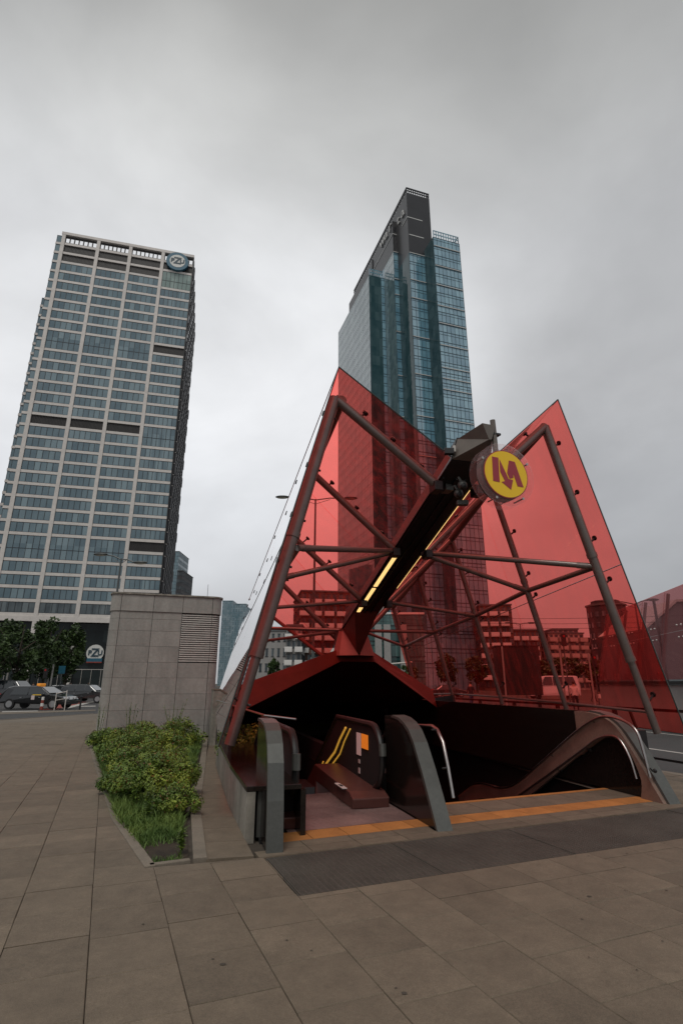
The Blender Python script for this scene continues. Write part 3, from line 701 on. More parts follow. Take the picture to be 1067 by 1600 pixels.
# panel: front arch
outer_ = [(6.95, .0)] + [(6.90 + a + .045, b - .03) for a, b in PROF[1:]] + [(8.62, 1.14)]
inner_ = [(7.36, .0), (7.30, .25), (7.42, .55), (7.58, .72), (7.76, .79), (8.05, .75), (8.62, .44)]
outr = smooth_path(outer_, 3); innr = smooth_path(inner_, 3)
mb = MB(); k = min(len(outr), len(innr))
def resample(P, n):
    L = [0]
    for a, b in zip(P, P[1:]): L.append(L[-1] + math.hypot(b[0] - a[0], b[1] - a[1]))
    out = []
    for i in range(n):
        d = L[-1] * i / (n - 1); j = max(q for q in range(len(L)) if L[q] <= d + 1e-9); j = min(j, len(P) - 2)
        u = (d - L[j]) / max(L[j + 1] - L[j], 1e-9); out.append((P[j][0] + (P[j + 1][0] - P[j][0]) * u, P[j][1] + (P[j + 1][1] - P[j][1]) * u))
    return out
A_ = resample(outr, 24); B_ = resample(innr, 24)
for i in range(23):
    q = [A_[i], A_[i + 1], B_[i + 1], B_[i]]; mb.hexa([P3(6.50, *p) for p in q], [P3(6.565, *p) for p in q])
mb.build('stone_panel', Mt['brownpanel'], br, FE)
A_ = resample([p for p in upF if p[0] > 8.5], 24); B_ = []
for i_, p in enumerate(A_):
    a, b = A_[max(i_ - 1, 0)], A_[min(i_ + 1, 23)]; L_ = math.hypot(b[0] - a[0], b[1] - a[1]); nx_, nz_ = (b[1] - a[1]) / L_, -(b[0] - a[0]) / L_
    B_.append((p[0] + nx_ * .30, p[1] + nz_ * .30))
mb = MB()
for i in range(23):
    q = [A_[i], A_[i + 1], B_[i + 1], B_[i]]; mb.hexa([P3(6.51, *p) for p in q], [P3(6.56, *p) for p in q])
mb.build('stone_panel', Mt['brownpanel'], br, FE)
# cap of the wall over the stairs
cp = thing('retaining_wall', 'long dark granite wall top running back from the right balustrade under the red glass', 'wall', WM[br.name])
for i in range(6):
    s0 = 8.45 + i * 1.6
    mb = MB(); mb.box(6.60 + i * .06, 6.98 + i * .06, s0, s0 + 1.592, .95, 1.12); mb.build('coping_stone', Mt['granite'], cp, FE)
mb = MB(); mb.hexa([P3(6.62, 8.6, -5), P3(6.9, 8.6, -5), P3(7.25, 18.2, -5), P3(6.95, 18.2, -5)], [P3(6.62, 8.6, .948), P3(6.9, 8.6, .948), P3(7.25, 18.2, .948), P3(6.95, 18.2, .948)]); mb.build('wall_body', Mt['dark'], cp, FE)
mb = MB(); mb.box(6.765, 7.0, 7.6, 8.44, 0, .9); mb.build('wall_end', Mt['dark'], cp, FE)
# left ledge: concrete upstand with granite shelf
lg = thing('granite_ledge', 'low concrete upstand with polished dark granite shelf beside the sloping path', 'ledge', WM[bl.name])
lc = [(-1.03, 6.58), (-1.55, 8.3), (-2.62, 12.3), (-4.0, 18.9)]
for a, b in zip(lc, lc[1:]):
    d = (Vector(b) - Vector(a)).normalized(); nn = Vector((d.y, -d.x))
    L = (Vector(b) - Vector(a)).length; k = max(1, round(L / 1.7))
    for i in range(k):
        p = Vector(a).lerp(Vector(b), i / k) + d * .004; q = Vector(a).lerp(Vector(b), (i + 1) / k) - d * .004
        tw = .09 if p.y < 12 else .30
        mb = MB(); mb.slab([(p.x, p.y, -.04), (p.x + nn.x * tw, p.y + nn.y * tw, -.04), (q.x + nn.x * tw, q.y + nn.y * tw, -.04), (q.x, q.y, -.04)], (0, 0, .50)); mb.build('concrete_upstand', Mt['concrete2'], lg, FW)
        if p.y < 12:
            p2 = p - nn * .012; q2 = q - nn * .012
            mb = MB(); mb.slab([(p2.x, p2.y, .462), (p2.x + nn.x * .62, p2.y + nn.y * .62, .462), (q2.x + nn.x * .62, q2.y + nn.y * .62, .462), (q2.x, q2.y, .462)], (0, 0, .055)); mb.build('granite_shelf', Mt['granite'], lg, FW, bevel=.006)
            p3_ = p + nn * .60; q3 = q + nn * .60
            mb = MB(); mb.slab([(p3_.x, p3_.y, -.04), (p3_.x + nn.x * .06, p3_.y + nn.y * .06, -.04), (q3.x + nn.x * .06, q3.y + nn.y * .06, -.04), (q3.x, q3.y, -.04)], (0, 0, .50)); mb.build('inner_granite_face', Mt['granite'], lg, FW)
# dark cabinet end of the ledge
mb = MB(); mb.hexa([P3(-.93, 6.68, 0), P3(-.86, 6.70, 0), P3(-.86, 6.70, .46), P3(-.93, 6.68, .46)], [P3(-.95, 6.74, 0), P3(-.88, 6.76, 0), P3(-.88, 6.76, .46), P3(-.95, 6.74, .46)]); mb.build('cabinet_front_frame', Mt['greymetal'], lg, FW)
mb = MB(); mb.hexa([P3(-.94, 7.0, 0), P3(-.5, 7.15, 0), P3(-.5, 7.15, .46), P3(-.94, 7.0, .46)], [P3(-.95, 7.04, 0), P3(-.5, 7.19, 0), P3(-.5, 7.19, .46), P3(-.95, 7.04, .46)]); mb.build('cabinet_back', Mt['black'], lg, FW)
# side plate beyond the left balustrade (granite curved back piece) and thin steel rail
mb = MB(); mb.tube([P3(.55, 11.6, 1.28), P3(.95, 7.3, 1.215), P3(1.30, 7.0, 1.18)], .014, 8); mb.build('top_rail', Mt['steel'], lg, FE, smooth=True)
# hood over the tunnel mouth
hd = thing('tunnel_hood', 'dark red steel gable hood over the tunnel mouth below the central beam', 'hood', T(*W(3.95, 13.4, 0)) @ Matrix.Rotation(AE - math.pi / 2, 4, 'Z'))
CLt, CRt = 3.55, 4.45
HL, HCL, HCR, HR = P3(.80, 11.3, .98), P3(CLt, 13.35, 2.12), P3(CRt, 13.35, 2.12), P3(6.55, 14.4, .98)
def band(a, b, hi_a, hi_b, nm):
    back = Vector((0, .5, -.04))
    q0 = [a, b, b + Vector((0, .25, hi_b)), a + Vector((0, .35, hi_a))]
    mb = MB(); mb.hexa(q0, [p + Vector((0, .06, 0)) for p in q0]); mb.build(nm, Mt['redsteel'], hd, FE)
band(HL, HCL, .52, .30, 'red_fascia'); band(HCL, HCR, .26, .26, 'red_fascia'); band(HCR, HR, .30, .45, 'red_fascia')
mb = MB()
ro = [P3(.80, 11.7, 1.42), P3(CLt, 13.68, 2.34), P3(CRt, 13.68, 2.34), P3(6.55, 14.75, 1.36)]
rb_ = [P3(.85, 24, .35), P3(CLt, 24, .6), P3(CRt, 24, .6), P3(7.1, 24, .35)]
for i in range(3): mb.hexa([ro[i], ro[i + 1], rb_[i + 1], rb_[i]], [p - Vector((0, 0, .12)) for p in (ro[i], ro[i + 1], rb_[i + 1], rb_[i])])
mb.build('hood_roof', Mt['redsteel'], hd, FE)
mb = MB(); mb.hexa([P3(.80, 11.32, .0), P3(.80, 11.32, .99), P3(.80, 24, .4), P3(.80, 24, 0)], [P3(.86, 11.32, .0), P3(.86, 11.32, .99), P3(.86, 24, .4), P3(.86, 24, 0)]); mb.build('side_wall', Mt['dark'], hd, FE)
mb = MB(); mb.hexa([P3(7.02, 14.0, .0), P3(7.02, 14.4, 1.3), P3(7.1, 24, .4), P3(7.1, 24, 0)], [P3(7.08, 14.0, .0), P3(7.08, 14.4, 1.3), P3(7.16, 24, .4), P3(7.16, 24, 0)]); mb.build('side_wall', Mt['dark'], hd, FE)
# low glass fence top rod is with the canopy

# ================================================================== RED GLASS CANOPY
TM = 3.95
cn = thing('glass_canopy', 'tall folded red glass canopy shaped like letter M on grey steel tubes', 'canopy', T(*W(TM, 12, 0)) @ Matrix.Rotation(AE - math.pi / 2, 4, 'Z'))
def side(t, sgn): return TM + sgn * (t - TM)     # t given for the right side
def wb(s, sgn): z = .88 + (s - 7.34) * .012; 
def wall_bottom(s): return (7.50 - (s - 7.34) * (.010), s, .86 + (s - 7.34) * .018)
def ridge(s): return (5.98 + (s - 7.34) * .050, s, 6.46 - (s - 7.34) * .207)
def valley(s): return (4.27, s, 4.93 - (s - 7.0) * .283)
def wpt(s, f, off=0.0):
    a = Vector(wall_bottom(s)); b = Vector(ridge(s)); p = a.lerp(b, f); n = Vector((1, 0, 1.5 / 5.6)).normalized(); return p - n * off
def rpt(s, f, off=0.0):
    a = Vector(valley(s)); b = Vector(ridge(s)); p = a.lerp(b, f); n = Vector((-.66, 0, .75)); return p - n * off
cols = [7.34, 10.6, 13.3, 15.7, 17.9]
g = .008
for sgn in (1, -1):
    mir = lambda p: P3(side(p[0], sgn) + (.028 * (p[1] - 7.34) if sgn < 0 else 0), p[1], p[2])
    mirt = (lambda p: mir(p) + Vector((-.12, 0, 0))) if sgn < 0 else mir       # tubes sit closer to the left glass
    for i, (a, b) in enumerate(zip(cols, cols[1:])):
        for (f0, f1) in ((0, .47), (.47, 1)):
            q = [wpt(a + (g if i else 0), f0 + (.0015 if f0 else 0)), wpt(b - g, f0 + (.0015 if f0 else 0)), wpt(b - g, f1 - .0015), wpt(a + (g if i else 0), f1 - .0015)]
            q = [mir(p) for p in q]; th_ = Vector((-.016 * sgn, 0, -.004))
            mb = MB(); mb.hexa(q, [p + th_ for p in q]); mb.build('wall_pane', Mt['redglass'], cn, FE)
        fa0 = 0.0
        # roof pane; the front one starts a little nearer along the valley
        va = 7.0 if i == 0 else a + g; 
        q = [Vector(valley(va)), Vector(valley(min(b, 16.2) - g)), Vector(ridge(b - g)), Vector(ridge(a + (g if i else 0)))]
        if i == 3: q = [Vector(valley(a + g)), Vector(valley(16.2)), Vector(ridge(17.9)), Vector(ridge(a + g))]
        q = [mir(p) for p in q]; th_ = Vector((.010 * sgn, 0, -.013))
        mb = MB(); mb.hexa(q, [p + th_ for p in q]); mb.build('roof_pane', Mt['redglass'], cn, FE)
    # metal edge trims
    mb = MB(); mb.tube([mir(wpt(7.325, 0)), mir(wpt(7.325, 1))], .011, 6); mb.tube([mir(ridge(7.33)), mir(valley(6.98))], .011, 6)
    mb.tube([mir(ridge(7.33)), mir(ridge(17.9))], .009, 6); mb.build('edge_trim', Mt['edge'], cn, FE)
    mb = MB(); mb.tube([mir(Vector(valley(16.2)) + Vector((0, .02, -.03))), mir(Vector(ridge(17.9)) + Vector((0, .02, -.03)))], .055, 8); mb.build('lower_edge_beam', Mt['redsteel'], cn, FE)
    mb = MB(); mb.tube([mir(wpt(7.34, .47, .0)), mir(wpt(17.9, .47, .0))], .007, 6); mb.build('joint_profile', Mt['edge'], cn, FE)
    # tubes
    ribS = [7.62, 9.72, 12.05, 14.55, 17.1]
    foots = [(7.16, 1.12), (7.15, 1.18), (7.13, 1.24), (7.11, 1.28), (7.12, 1.22)]
    nodes = [(6.53, 3.50), (6.56, 3.42), (6.62, 3.18), (6.66, 3.00), (6.72, 2.76)]
    tops = [(5.86, 6.05), (5.95, 5.66), (6.10, 5.08), (6.22, 4.62), (6.36, 4.05)]
    ext = .35
    for k, s_ in enumerate(ribS):
        F_ = P3(foots[k][0], s_, foots[k][1]); Nn = P3(nodes[k][0], s_, nodes[k][1]); Tt = P3(tops[k][0], s_, tops[k][1])
        r0 = (.082 if sgn > 0 else .096) if k == 0 else .066
        d = (Nn - F_).normalized(); Fb = F_ - d * (.28 if k == 0 else .1)
        joint1 = Fb.lerp(Nn, .42)
        # stepped tube: thinner below, sleeve, thicker above
        mb = MB(); mb.tube([mirt(Fb), mirt(joint1)], r0 * .72, 14); mb.tube([mirt(joint1), mirt(Nn + d * .2)], r0 * .92, 14)
        mb.tube([mirt(joint1 - d * .02), mirt(joint1 + d * .05)], r0 * 1.0, 14)
        mb.build('rib_tube', Mt['tube'], cn, FE, smooth=True)
        d2 = (Tt - Nn).normalized()
        mb = MB(); mb.tube([mirt(Nn + d * .18), mirt(Tt)], r0 * .95, 14); mb.tube([mirt(Nn + d * .16), mirt(Nn + d * .24)], r0 * 1.06, 14)
        mb.build('rib_tube', Mt['tube'], cn, FE, smooth=True)
        # rib under the roof from the ridge to the beam
        bz = valley(s_)[2] - .12
        if s_ < 16:
            mb = MB(); mb.tube([mirt(Tt), mir(P3(4.28, s_ - .12, bz))], .068 if k else .078, 12); mb.build('roof_rib', Mt['tube'], cn, FE, smooth=True)
            # black clamp where it meets the beam
            pe = mir(P3(4.32, s_ - .12, bz)); mb = MB(); mb.box(pe.x - .07, pe.x + .07, pe.y - .12, pe.y + .12, pe.z - .10, pe.z + .06); mb.build('beam_clamp', Mt['dark'], cn, FE, bevel=.01)
        # glass fittings
        nrm = Vector((1, 0, 1.5 / 5.6)).normalized()
        for f in (.08, .40, .54, .72, .92) if k == 0 else (.08, .42, .52, .74, .9):
            base = Fb.lerp(Nn, f / .45) if f < .45 else Nn.lerp(Tt, (f - .45) / .55)
            tgt = wpt(s_ - .18 if k else s_ + .16, 0, .02); 
            # nearest point on the glass plane
            aa = Vector(wall_bottom(s_)); dist = (aa - base).dot(nrm) - .012
            gp = base + nrm * dist + Vector((0, .06, .0)) + d * .05
            mb = MB(); mb.tube([mir(base), mir(base + nrm * dist * .5 + Vector((0, .03, 0))), mir(gp)], .018, 6)
            mb.tube([mir(gp - nrm * .02), mir(gp + nrm * .006)], .045, 12); mb.build('glass_fitting', Mt['rubber'], cn, FE)
        if s_ < 16:
            rn = Vector((.62, 0, -.78)); 
            for f in (.2, .5, .8):
                base = Tt.lerp(P3(4.28, s_ - .12, bz), f); vr = Vector(valley(s_)); rg = Vector(ridge(s_)); dd = (rg - vr).normalized(); nn_ = Vector((-dd.z, 0, dd.x))
                dist = (vr - base).dot(nn_) - .012 * (1 if (vr - base).dot(nn_) > 0 else -1); gp = base + nn_ * dist + Vector((0, .05, 0))
                mb = MB(); mb.tube([mir(base), mir(gp)], .018, 6); mb.tube([mir(gp - nn_ * .02), mir(gp + nn_ * .006)], .045, 12); mb.build('glass_fitting', Mt['rubber'], cn, FE)
                mb = MB(); mb.tube([mir(gp + nn_ * .006), mir(gp + nn_ * .012)], .056, 12); mb.build('fitting_ring', Mt['steel'], cn, FE)
    tp = [P3(a, s_, z_) for (a, z_), s_ in zip(tops, ribS)]
    mb = MB(); mb.tube([mir(p) for p in tp], .085, 14); mb.build('ridge_tube', Mt['tube'], cn, FE, smooth=True)
    np_ = [P3(a, s_, z_) for (a, z_), s_ in zip(nodes, ribS)]
    for a, b in zip(np_, np_[1:]):
        mb = MB(); mb.tube([mir(a), mir(b)], .048, 12); mb.build('cross_tube', Mt['tube'], cn, FE, smooth=True)
    bn = [P3(4.25, 9.75, 4.08), P3(4.25, 12.0, 3.44), P3(4.25, 13.7, 2.92)]
    for k, j in ((0, 0), (1, 0), (2, 1), (3, 2), (4, 2)):
        mb = MB(); mb.tube([mir(np_[k]), mir(bn[j] + Vector((0, .05 * (k - 1), 0)))], .050 if k < 2 else .042, 12); mb.build('strut', Mt['tube'], cn, FE, smooth=True)
        mb = MB(); e0 = mir(np_[k]); e1 = mir(bn[j]); dd = (e1 - e0).normalized(); mb.tube([e0 + dd * .12, e0 + dd * .30], .056, 12); mb.build('strut_sleeve', Mt['tube'], cn, FE)
    # bottom rod
    fp_ = [P3(7.22, 7.75, 1.16)] + [P3(a + .05, s_, z_ + .05) for (a, z_), s_ in list(zip(foots, ribS))[1:]]
    mb = MB(); mb.tube([mir(p) for p in fp_], .024, 8); mb.build('bottom_rod', Mt['tube'], cn, FE, smooth=True)
# ---------------- central beam
def beamz(s): return 5.02 - .302 * (s - 6.56)
mb = MB()
def bsec(s, wt=.20, wbm=.33, h=.40, z=None):
    z = beamz(s) if z is None else z
    return [P3(TM - wbm, s, z), P3(TM + wbm, s, z), P3(TM + wt, s, z + h), P3(TM - wt, s, z + h)]
secs = [bsec(7.0), bsec(9.5), bsec(12), bsec(13.5, h=.5)]
vs = [p for q in secs for p in q]; fs = [(3, 2, 1, 0), tuple(range(len(vs) - 4, len(vs)))]
for i in range(len(secs) - 1):
    for k in range(4): fs.append((i * 4 + k, i * 4 + (k + 1) % 4, i * 4 + 4 + (k + 1) % 4, i * 4 + 4 + k))
mb.add(vs, fs); mb.build('central_beam', Mt['dark'], cn, FE)
# tapering bronze tip with an oblique cut end
tipb = bsec(6.98, .20, .325, .36)
zt = 5.44
mb = MB(); A_ = tipb; tz = 5.29
B_ = [P3(TM + .06, 6.50, 5.06), P3(TM + .10, 6.50, 5.06), P3(TM + .18, 6.48, tz), P3(TM - .04, 6.48, tz + .015)]
mb.hexa(A_, B_); mb.build('beam_tip', Mt['beamtip'], cn, FE)
# recessed channel strips and lamps on the underside
for dx, w_ in ((-.29, .03), (-.06, .03), (.10, .02)):
    mb = MB(); mb.hexa([P3(TM + dx, 7.4, beamz(7.4) - .03), P3(TM + dx + w_, 7.4, beamz(7.4) - .03), P3(TM + dx + w_, 13.2, beamz(13.2) - .03), P3(TM + dx, 13.2, beamz(13.2) - .03)],
                       [P3(TM + dx, 7.4, beamz(7.4) + .01), P3(TM + dx + w_, 7.4, beamz(7.4) + .01), P3(TM + dx + w_, 13.2, beamz(13.2) + .01), P3(TM + dx, 13.2, beamz(13.2) + .01)])
    mb.build('beam_fin', Mt['dark'], cn, FE)
for dx, s0, s1, w_ in ((-.24, 9.75, 11.15, .085), (-.24, 11.25, 12.75, .085)):
    q = [P3(TM + dx, s0, beamz(s0) - .016), P3(TM + dx + w_, s0, beamz(s0) - .016), P3(TM + dx + w_, s1, beamz(s1) - .016), P3(TM + dx, s1, beamz(s1) - .016)]
    mb = MB(); mb.hexa(q, [p + Vector((0, 0, .02)) for p in q]); mb.build('strip_lamp', Mt['light'], cn, FE)
s0, s1 = 7.6, 11.2
q = [P3(TM + .322, s0, beamz(s0) - .008), P3(TM + .330, s0, beamz(s0) - .008), P3(TM + .330, s1, beamz(s1) - .008), P3(TM + .322, s1, beamz(s1) - .008)]
mb = MB(); mb.hexa(q, [p + Vector((0, 0, .02)) for p in q]); mb.build('edge_lamp', Mt['light'], cn, FE)
mb = MB(); mb.box(TM - .16, TM - .03, 7.55, 7.75, beamz(7.6) - .09, beamz(7.6) + .02); mb.build('lamp_housing', Mt['greymetal'], cn, FE)
# steel node carrying the beam: two pale triangles and the red stem
mb = MB()
zb = 2.10
mb.hexa([P3(TM - .34, 13.5, beamz(13.5)), P3(TM + .34, 13.5, beamz(13.5)), P3(TM + .34, 14.3, beamz(13.5)), P3(TM - .34, 14.3, beamz(13.5))],
        [P3(TM - .20, 13.45, zb + .2), P3(TM + .20, 13.45, zb + .2), P3(TM + .20, 14.3, zb + .2), P3(TM - .20, 14.3, zb + .2)]); mb.build('beam_stem', Mt['redsteel'], cn, FE)
for sg in (-1, 1):
    mb = MB(); a = [P3(TM + sg * .46, 13.25, zb + .16), P3(TM + sg * .02, 13.05, zb + .16), P3(TM + sg * .30, 13.5, 2.95)]
    b = [P3(TM + sg * .52, 13.7, zb + .16), P3(TM + sg * .02, 13.7, zb + .16), P3(TM + sg * .32, 13.75, 2.95)]
    mb.hexa(a, b); mb.build('pale_gusset', Mt['pink'], cn, FE)
mb = MB(); mb.hexa([P3(TM - .30, 12.4, beamz(12.4) + .0), P3(TM + .30, 12.4, beamz(12.4)), P3(TM + .30, 13.5, beamz(13.5) - .02), P3(TM - .30, 13.5, beamz(13.5) - .02)],
                   [P3(TM - .29, 12.45, beamz(12.4) - .03), P3(TM + .29, 12.45, beamz(12.4) - .03), P3(TM + .05, 13.15, zb + .2), P3(TM - .05, 13.15, zb + .2)]); mb.build('beam_foot', Mt['redsteel'], cn, FE)
# ---------------- hanging sign
SC = P3(4.19, 6.55, 4.50)
sg = thing('metro_sign', 'round yellow sign with dark red M and arrow, hanging from the beam tip', 'sign', T(*W(*SC)) @ Matrix.Rotation(AE - math.pi / 2 + R(4), 4, 'Z'))
def disc(r0, y0, y1, n=48, sc=1.0, r_in=None):
    mb = MB(); a = [P3(r0 * math.cos(2 * math.pi * k / n), y0, r0 * math.sin(2 * math.pi * k / n)) for k in range(n)]
    b = [P3(p.x, y1, p.z) for p in a]; mb.hexa(a, b); return mb
disc(.485, -.105, -.093).build('clear_disc', Mt['clear'], sg); disc(.485, .08, .092).build('clear_disc', Mt['clear'], sg)
disc(.372, -.112, -.106).build('crimson_rim', Mt['crimson'], sg); disc(.358, -.116, -.108).build('yellow_disc', Mt['yellow'], sg)
disc(.375, -.045, .078, 40).build('sign_drum', Mt['greymetal'], sg)
def lp(pts): return [((x - 687) / 185 * .352, -(y - 500) / 190 * .352) for x, y in pts]
for q in ([(572, 367), (628, 370), (620, 577), (563, 573)], [(637, 382), (704, 540), (742, 543), (716, 628), (637, 573), (668, 562), (633, 488)],
          [(695, 490), (722, 380), (775, 385), (832, 594), (778, 592), (750, 490), (748, 525), (712, 537)]):
    pts = lp(q)
    me_v = [(x, -.1195, z) for x, z in pts]; 
    bm2 = bmesh.new(); vv = [bm2.verts.new(v) for v in me_v]; f = bm2.faces.new(vv); r_ = bmesh.ops.extrude_face_region(bm2, geom=[f])
    for e_ in r_['geom']:
        if isinstance(e_, bmesh.types.BMVert): e_.co.y += .006
    bmesh.ops.triangulate(bm2, faces=bm2.faces); bmesh.ops.recalc_face_normals(bm2, faces=bm2.faces)
    me = bpy.data.meshes.new('letter_stroke'); bm2.to_mesh(me); bm2.free(); me.materials.append(Mt['crimson']); inst(me, 'letter_stroke', sg)
for a in (28, 152, 242, 305):
    x, z = .43 * math.cos(R(a)), .43 * math.sin(R(a)); mb = MB(); mb.tube([(x, -.12, z), (x, .10, z)], .011, 8); mb.tube([(x, -.125, z), (x, -.115, z)], .02, 10); mb.build('disc_bolt', Mt['steel'], sg)
mb = MB(); mb.tube([(-.06, .0, .36), (-.06, .0, .66), (-.08, -.02, .90)], .04, 12); mb.build('hanger_tube', Mt['beamtip'], sg, smooth=True)
mb = MB(); mb.box(-.15, .03, -.04, .04, .66, .69); mb.tube([(-.17, 0, .69), (.05, 0, .69)], .02, 8); mb.build('hanger_clamp', Mt['dark'], sg)
# two dome cameras under the beam
cams = []
for k, (x, y, lb) in enumerate(((721, 772, 'upper of the two small round cameras under the beam tip, half behind the clear disc'), (716, 775, 'lower round security camera with dark dome on the edge of the beam'))):
    t_, z_ = onS(*((722, 758) if k == 0 else (716, 771)), 7.15 if k == 0 else 7.3)
    c = thing('dome_camera', lb, 'camera', T(*W(t_, 7.15 if k == 0 else 7.3, z_)), 'cameras under the beam tip')
    mb = MB(); mb.sphere((0, 0, 0), .075, 14, 10); mb.build('housing', Mt['greymetal'], c, smooth=True)
    mb = MB(); mb.sphere((.01, -.03, -.03), .058, 14, 10); mb.build('dome', Mt['rubber'], c, smooth=True)
    mb = MB(); mb.tube([(0, 0, .04), (-.05, .02, .14)], .02, 8); mb.build('bracket', Mt['greymetal'], c)
t_, z_ = onS(722, 786, 7.35)
c = tag(MB().box(-.09, .09, -.05, .05, -.04, .04).build('junction_box', Mt['greymetal'], M=T(*W(t_, 7.35, z_)), bevel=.01), 'small grey box at the beam edge under the round cameras', 'box')
# small floodlight at the front of the left roof by the beam
fl_ = thing('flood_light', 'small black floodlight clamped on the beam beside the left roof edge', 'lamp', T(*W(3.60, 6.95, 5.0)))
mb = MB(); mb.box(-.10, .05, -.04, .04, -.04, .06); mb.build('housing', Mt['dark'], fl_, bevel=.01)
mb = MB(); mb.box(.04, .075, -.03, .03, .0, .10); mb.build('reflector', Mt['louvre'], fl_)

# ================================================================== VENT BUILDING
va, vb = G(147, 1155), G(333, 1149.5)
vdir = (Vector((vb.x, vb.y, 0)) - Vector((va.x, va.y, 0))); VW = vdir.length; vang = math.atan2(vdir.y, vdir.x)
vent = thing('vent_building', 'grey concrete ventilation block with louvre grille, clad in large panels behind the planter', 'building', T(va.x, va.y, 0, vang))
VH = 4.42; VD = 3.2; rc = .30
def vent_outline(e=0.0):
    pts = []
    cs = [(rc, rc, 180, 270), (VW - rc, rc, 270, 360), (VW - rc, VD - rc, 0, 90), (rc, VD - rc, 90, 180)]
    for cx_, cy_, a0, a1 in cs:
        for k in range(7): a = R(a0 + (a1 - a0) * k / 6); pts.append((cx_ + (rc + e) * math.cos(a), cy_ + (rc + e) * math.sin(a)))
    return pts
cpts = vent_outline(-.075)
mb = MB(); mb.hexa([P3(x, y, 0) for x, y in cpts], [P3(x, y, VH - .02) for x, y in cpts]); mb.build('core_wall', Mt['dark'], vent)
zrows = [0, .42, .86, 1.32, 1.78, 2.24, 2.70, 3.12, 3.55, 3.80, 4.15]
zrows = [0.0, .30, .80, 1.28, 1.77, 2.25, 2.75, 3.24, 3.62, 3.86, 4.40]
xcols = [rc + .004, rc + (VW - 2 * rc) * .345, rc + (VW - 2 * rc) * .665, VW - rc - .004]
gg = .006
lv0, lv1 = 2.25, 3.84
def cornerpanel(cx_, cy_, a0, a1, z0, z1, nm='cladding_panel', m='concrete', e=0.0, th_=.05):
    mb = MB(); n = 6
    o_ = [(cx_ + (rc + e) * math.cos(R(a0 + (a1 - a0) * k / n)), cy_ + (rc + e) * math.sin(R(a0 + (a1 - a0) * k / n))) for k in range(n + 1)]
    i_ = [(cx_ + (rc + e - th_) * math.cos(R(a0 + (a1 - a0) * k / n)), cy_ + (rc + e - th_) * math.sin(R(a0 + (a1 - a0) * k / n))) for k in range(n + 1)]
    for k in range(n): mb.hexa([P3(*o_[k], z0), P3(*o_[k + 1], z0), P3(*i_[k + 1], z0), P3(*i_[k], z0)], [P3(*o_[k], z1), P3(*o_[k + 1], z1), P3(*i_[k + 1], z1), P3(*i_[k], z1)])
    return mb.build(nm, Mt[m], vent)
for r_ in range(len(zrows) - 1):
    z0, z1 = zrows[r_] + gg / 2, zrows[r_ + 1] - gg / 2
    e = .03 if r_ == len(zrows) - 2 else 0.0
    for c in range(3):
        if c == 2 and lv0 - .05 <= z0 and z1 <= lv1 + .05 and r_ < len(zrows) - 2: continue
        mb = MB(); mb.box(xcols[c] + gg, xcols[c + 1] - gg, -e, .05, z0, z1); mb.build('cladding_panel', Mt['concrete'], vent, bevel=.003)
    cornerpanel(rc, rc, 181, 269.2, z0, z1, e=e)
    if not (lv0 - .05 <= z0 and z1 <= lv1 + .05 and r_ < len(zrows) - 2): cornerpanel(VW - rc, rc, 270.8, 359, z0, z1, e=e)
    for y0, y1 in ((rc + .02, VD / 2), (VD / 2, VD - rc - .02)):
        mb = MB(); mb.box(VW - .05, VW + e, y0 + gg, y1 - gg, z0, z1); mb.build('cladding_panel', Mt['concrete'], vent)
        mb = MB(); mb.box(-e, .05, y0 + gg, y1 - gg, z0, z1); mb.build('cladding_panel', Mt['concrete'], vent)
nl = 22
for k in range(nl):
    z = lv0 + .03 + (lv1 - lv0 - .03) * k / nl
    mb = MB(); n = 6; zz0, zz1 = z + .006, z + .046
    q = [P3(xcols[2] + .01, 0, zz0), P3(xcols[2] + .01, .05, zz1 + .012), P3(xcols[2] + .01, .05, zz1 + .004), P3(xcols[2] + .01, -.002, zz0 - .0)]
    mb.hexa([P3(xcols[2] + .01, -.005, zz0), P3(xcols[2] + .01, -.005, zz0 + .022), P3(xcols[2] + .01, .055, zz0 + .055), P3(xcols[2] + .01, .055, zz0 + .04)],
            [P3(xcols[3], -.005, zz0), P3(xcols[3], -.005, zz0 + .022), P3(xcols[3], .055, zz0 + .055), P3(xcols[3], .055, zz0 + .04)])
    for j in range(6):
        a0, a1 = R(272 + 88 * j / 6), R(272 + 88 * (j + 1) / 6); ro_, ri_ = rc + .005, rc - .055
        def pp(r__, a, zz): return P3(VW - rc + r__ * math.cos(a), rc + r__ * math.sin(a), zz)
        mb.hexa([pp(ro_, a0, zz0), pp(ro_, a0, zz0 + .022), pp(ri_, a0, zz0 + .055), pp(ri_, a0, zz0 + .04)], [pp(ro_, a1, zz0), pp(ro_, a1, zz0 + .022), pp(ri_, a1, zz0 + .055), pp(ri_, a1, zz0 + .04)])
    mb.box(VW - .05, VW + .003, rc + .02, VD - rc, zz0, zz0 + .022)
    mb.build('louvre_slat', Mt['louvre'], vent)
cap = vent_outline(.07)
mb = MB(); mb.hexa([P3(x, y, VH - .015) for x, y in cap], [P3(x, y, VH + .035) for x, y in cap]); mb.build('roof_cap', Mt['concrete2'], vent)
mb = MB(); mb.tube([(VW - 1.35, -.004, .17), (VW - 1.35, .03, .17)], .035, 12); mb.build('drain_hole', Mt['black'], vent)
mb = MB(); mb.tube([(VW - .45, .6, VH), (VW - .45, .6, VH + .55)], .008, 6); mb.build('roof_rod', Mt['dark'], vent)
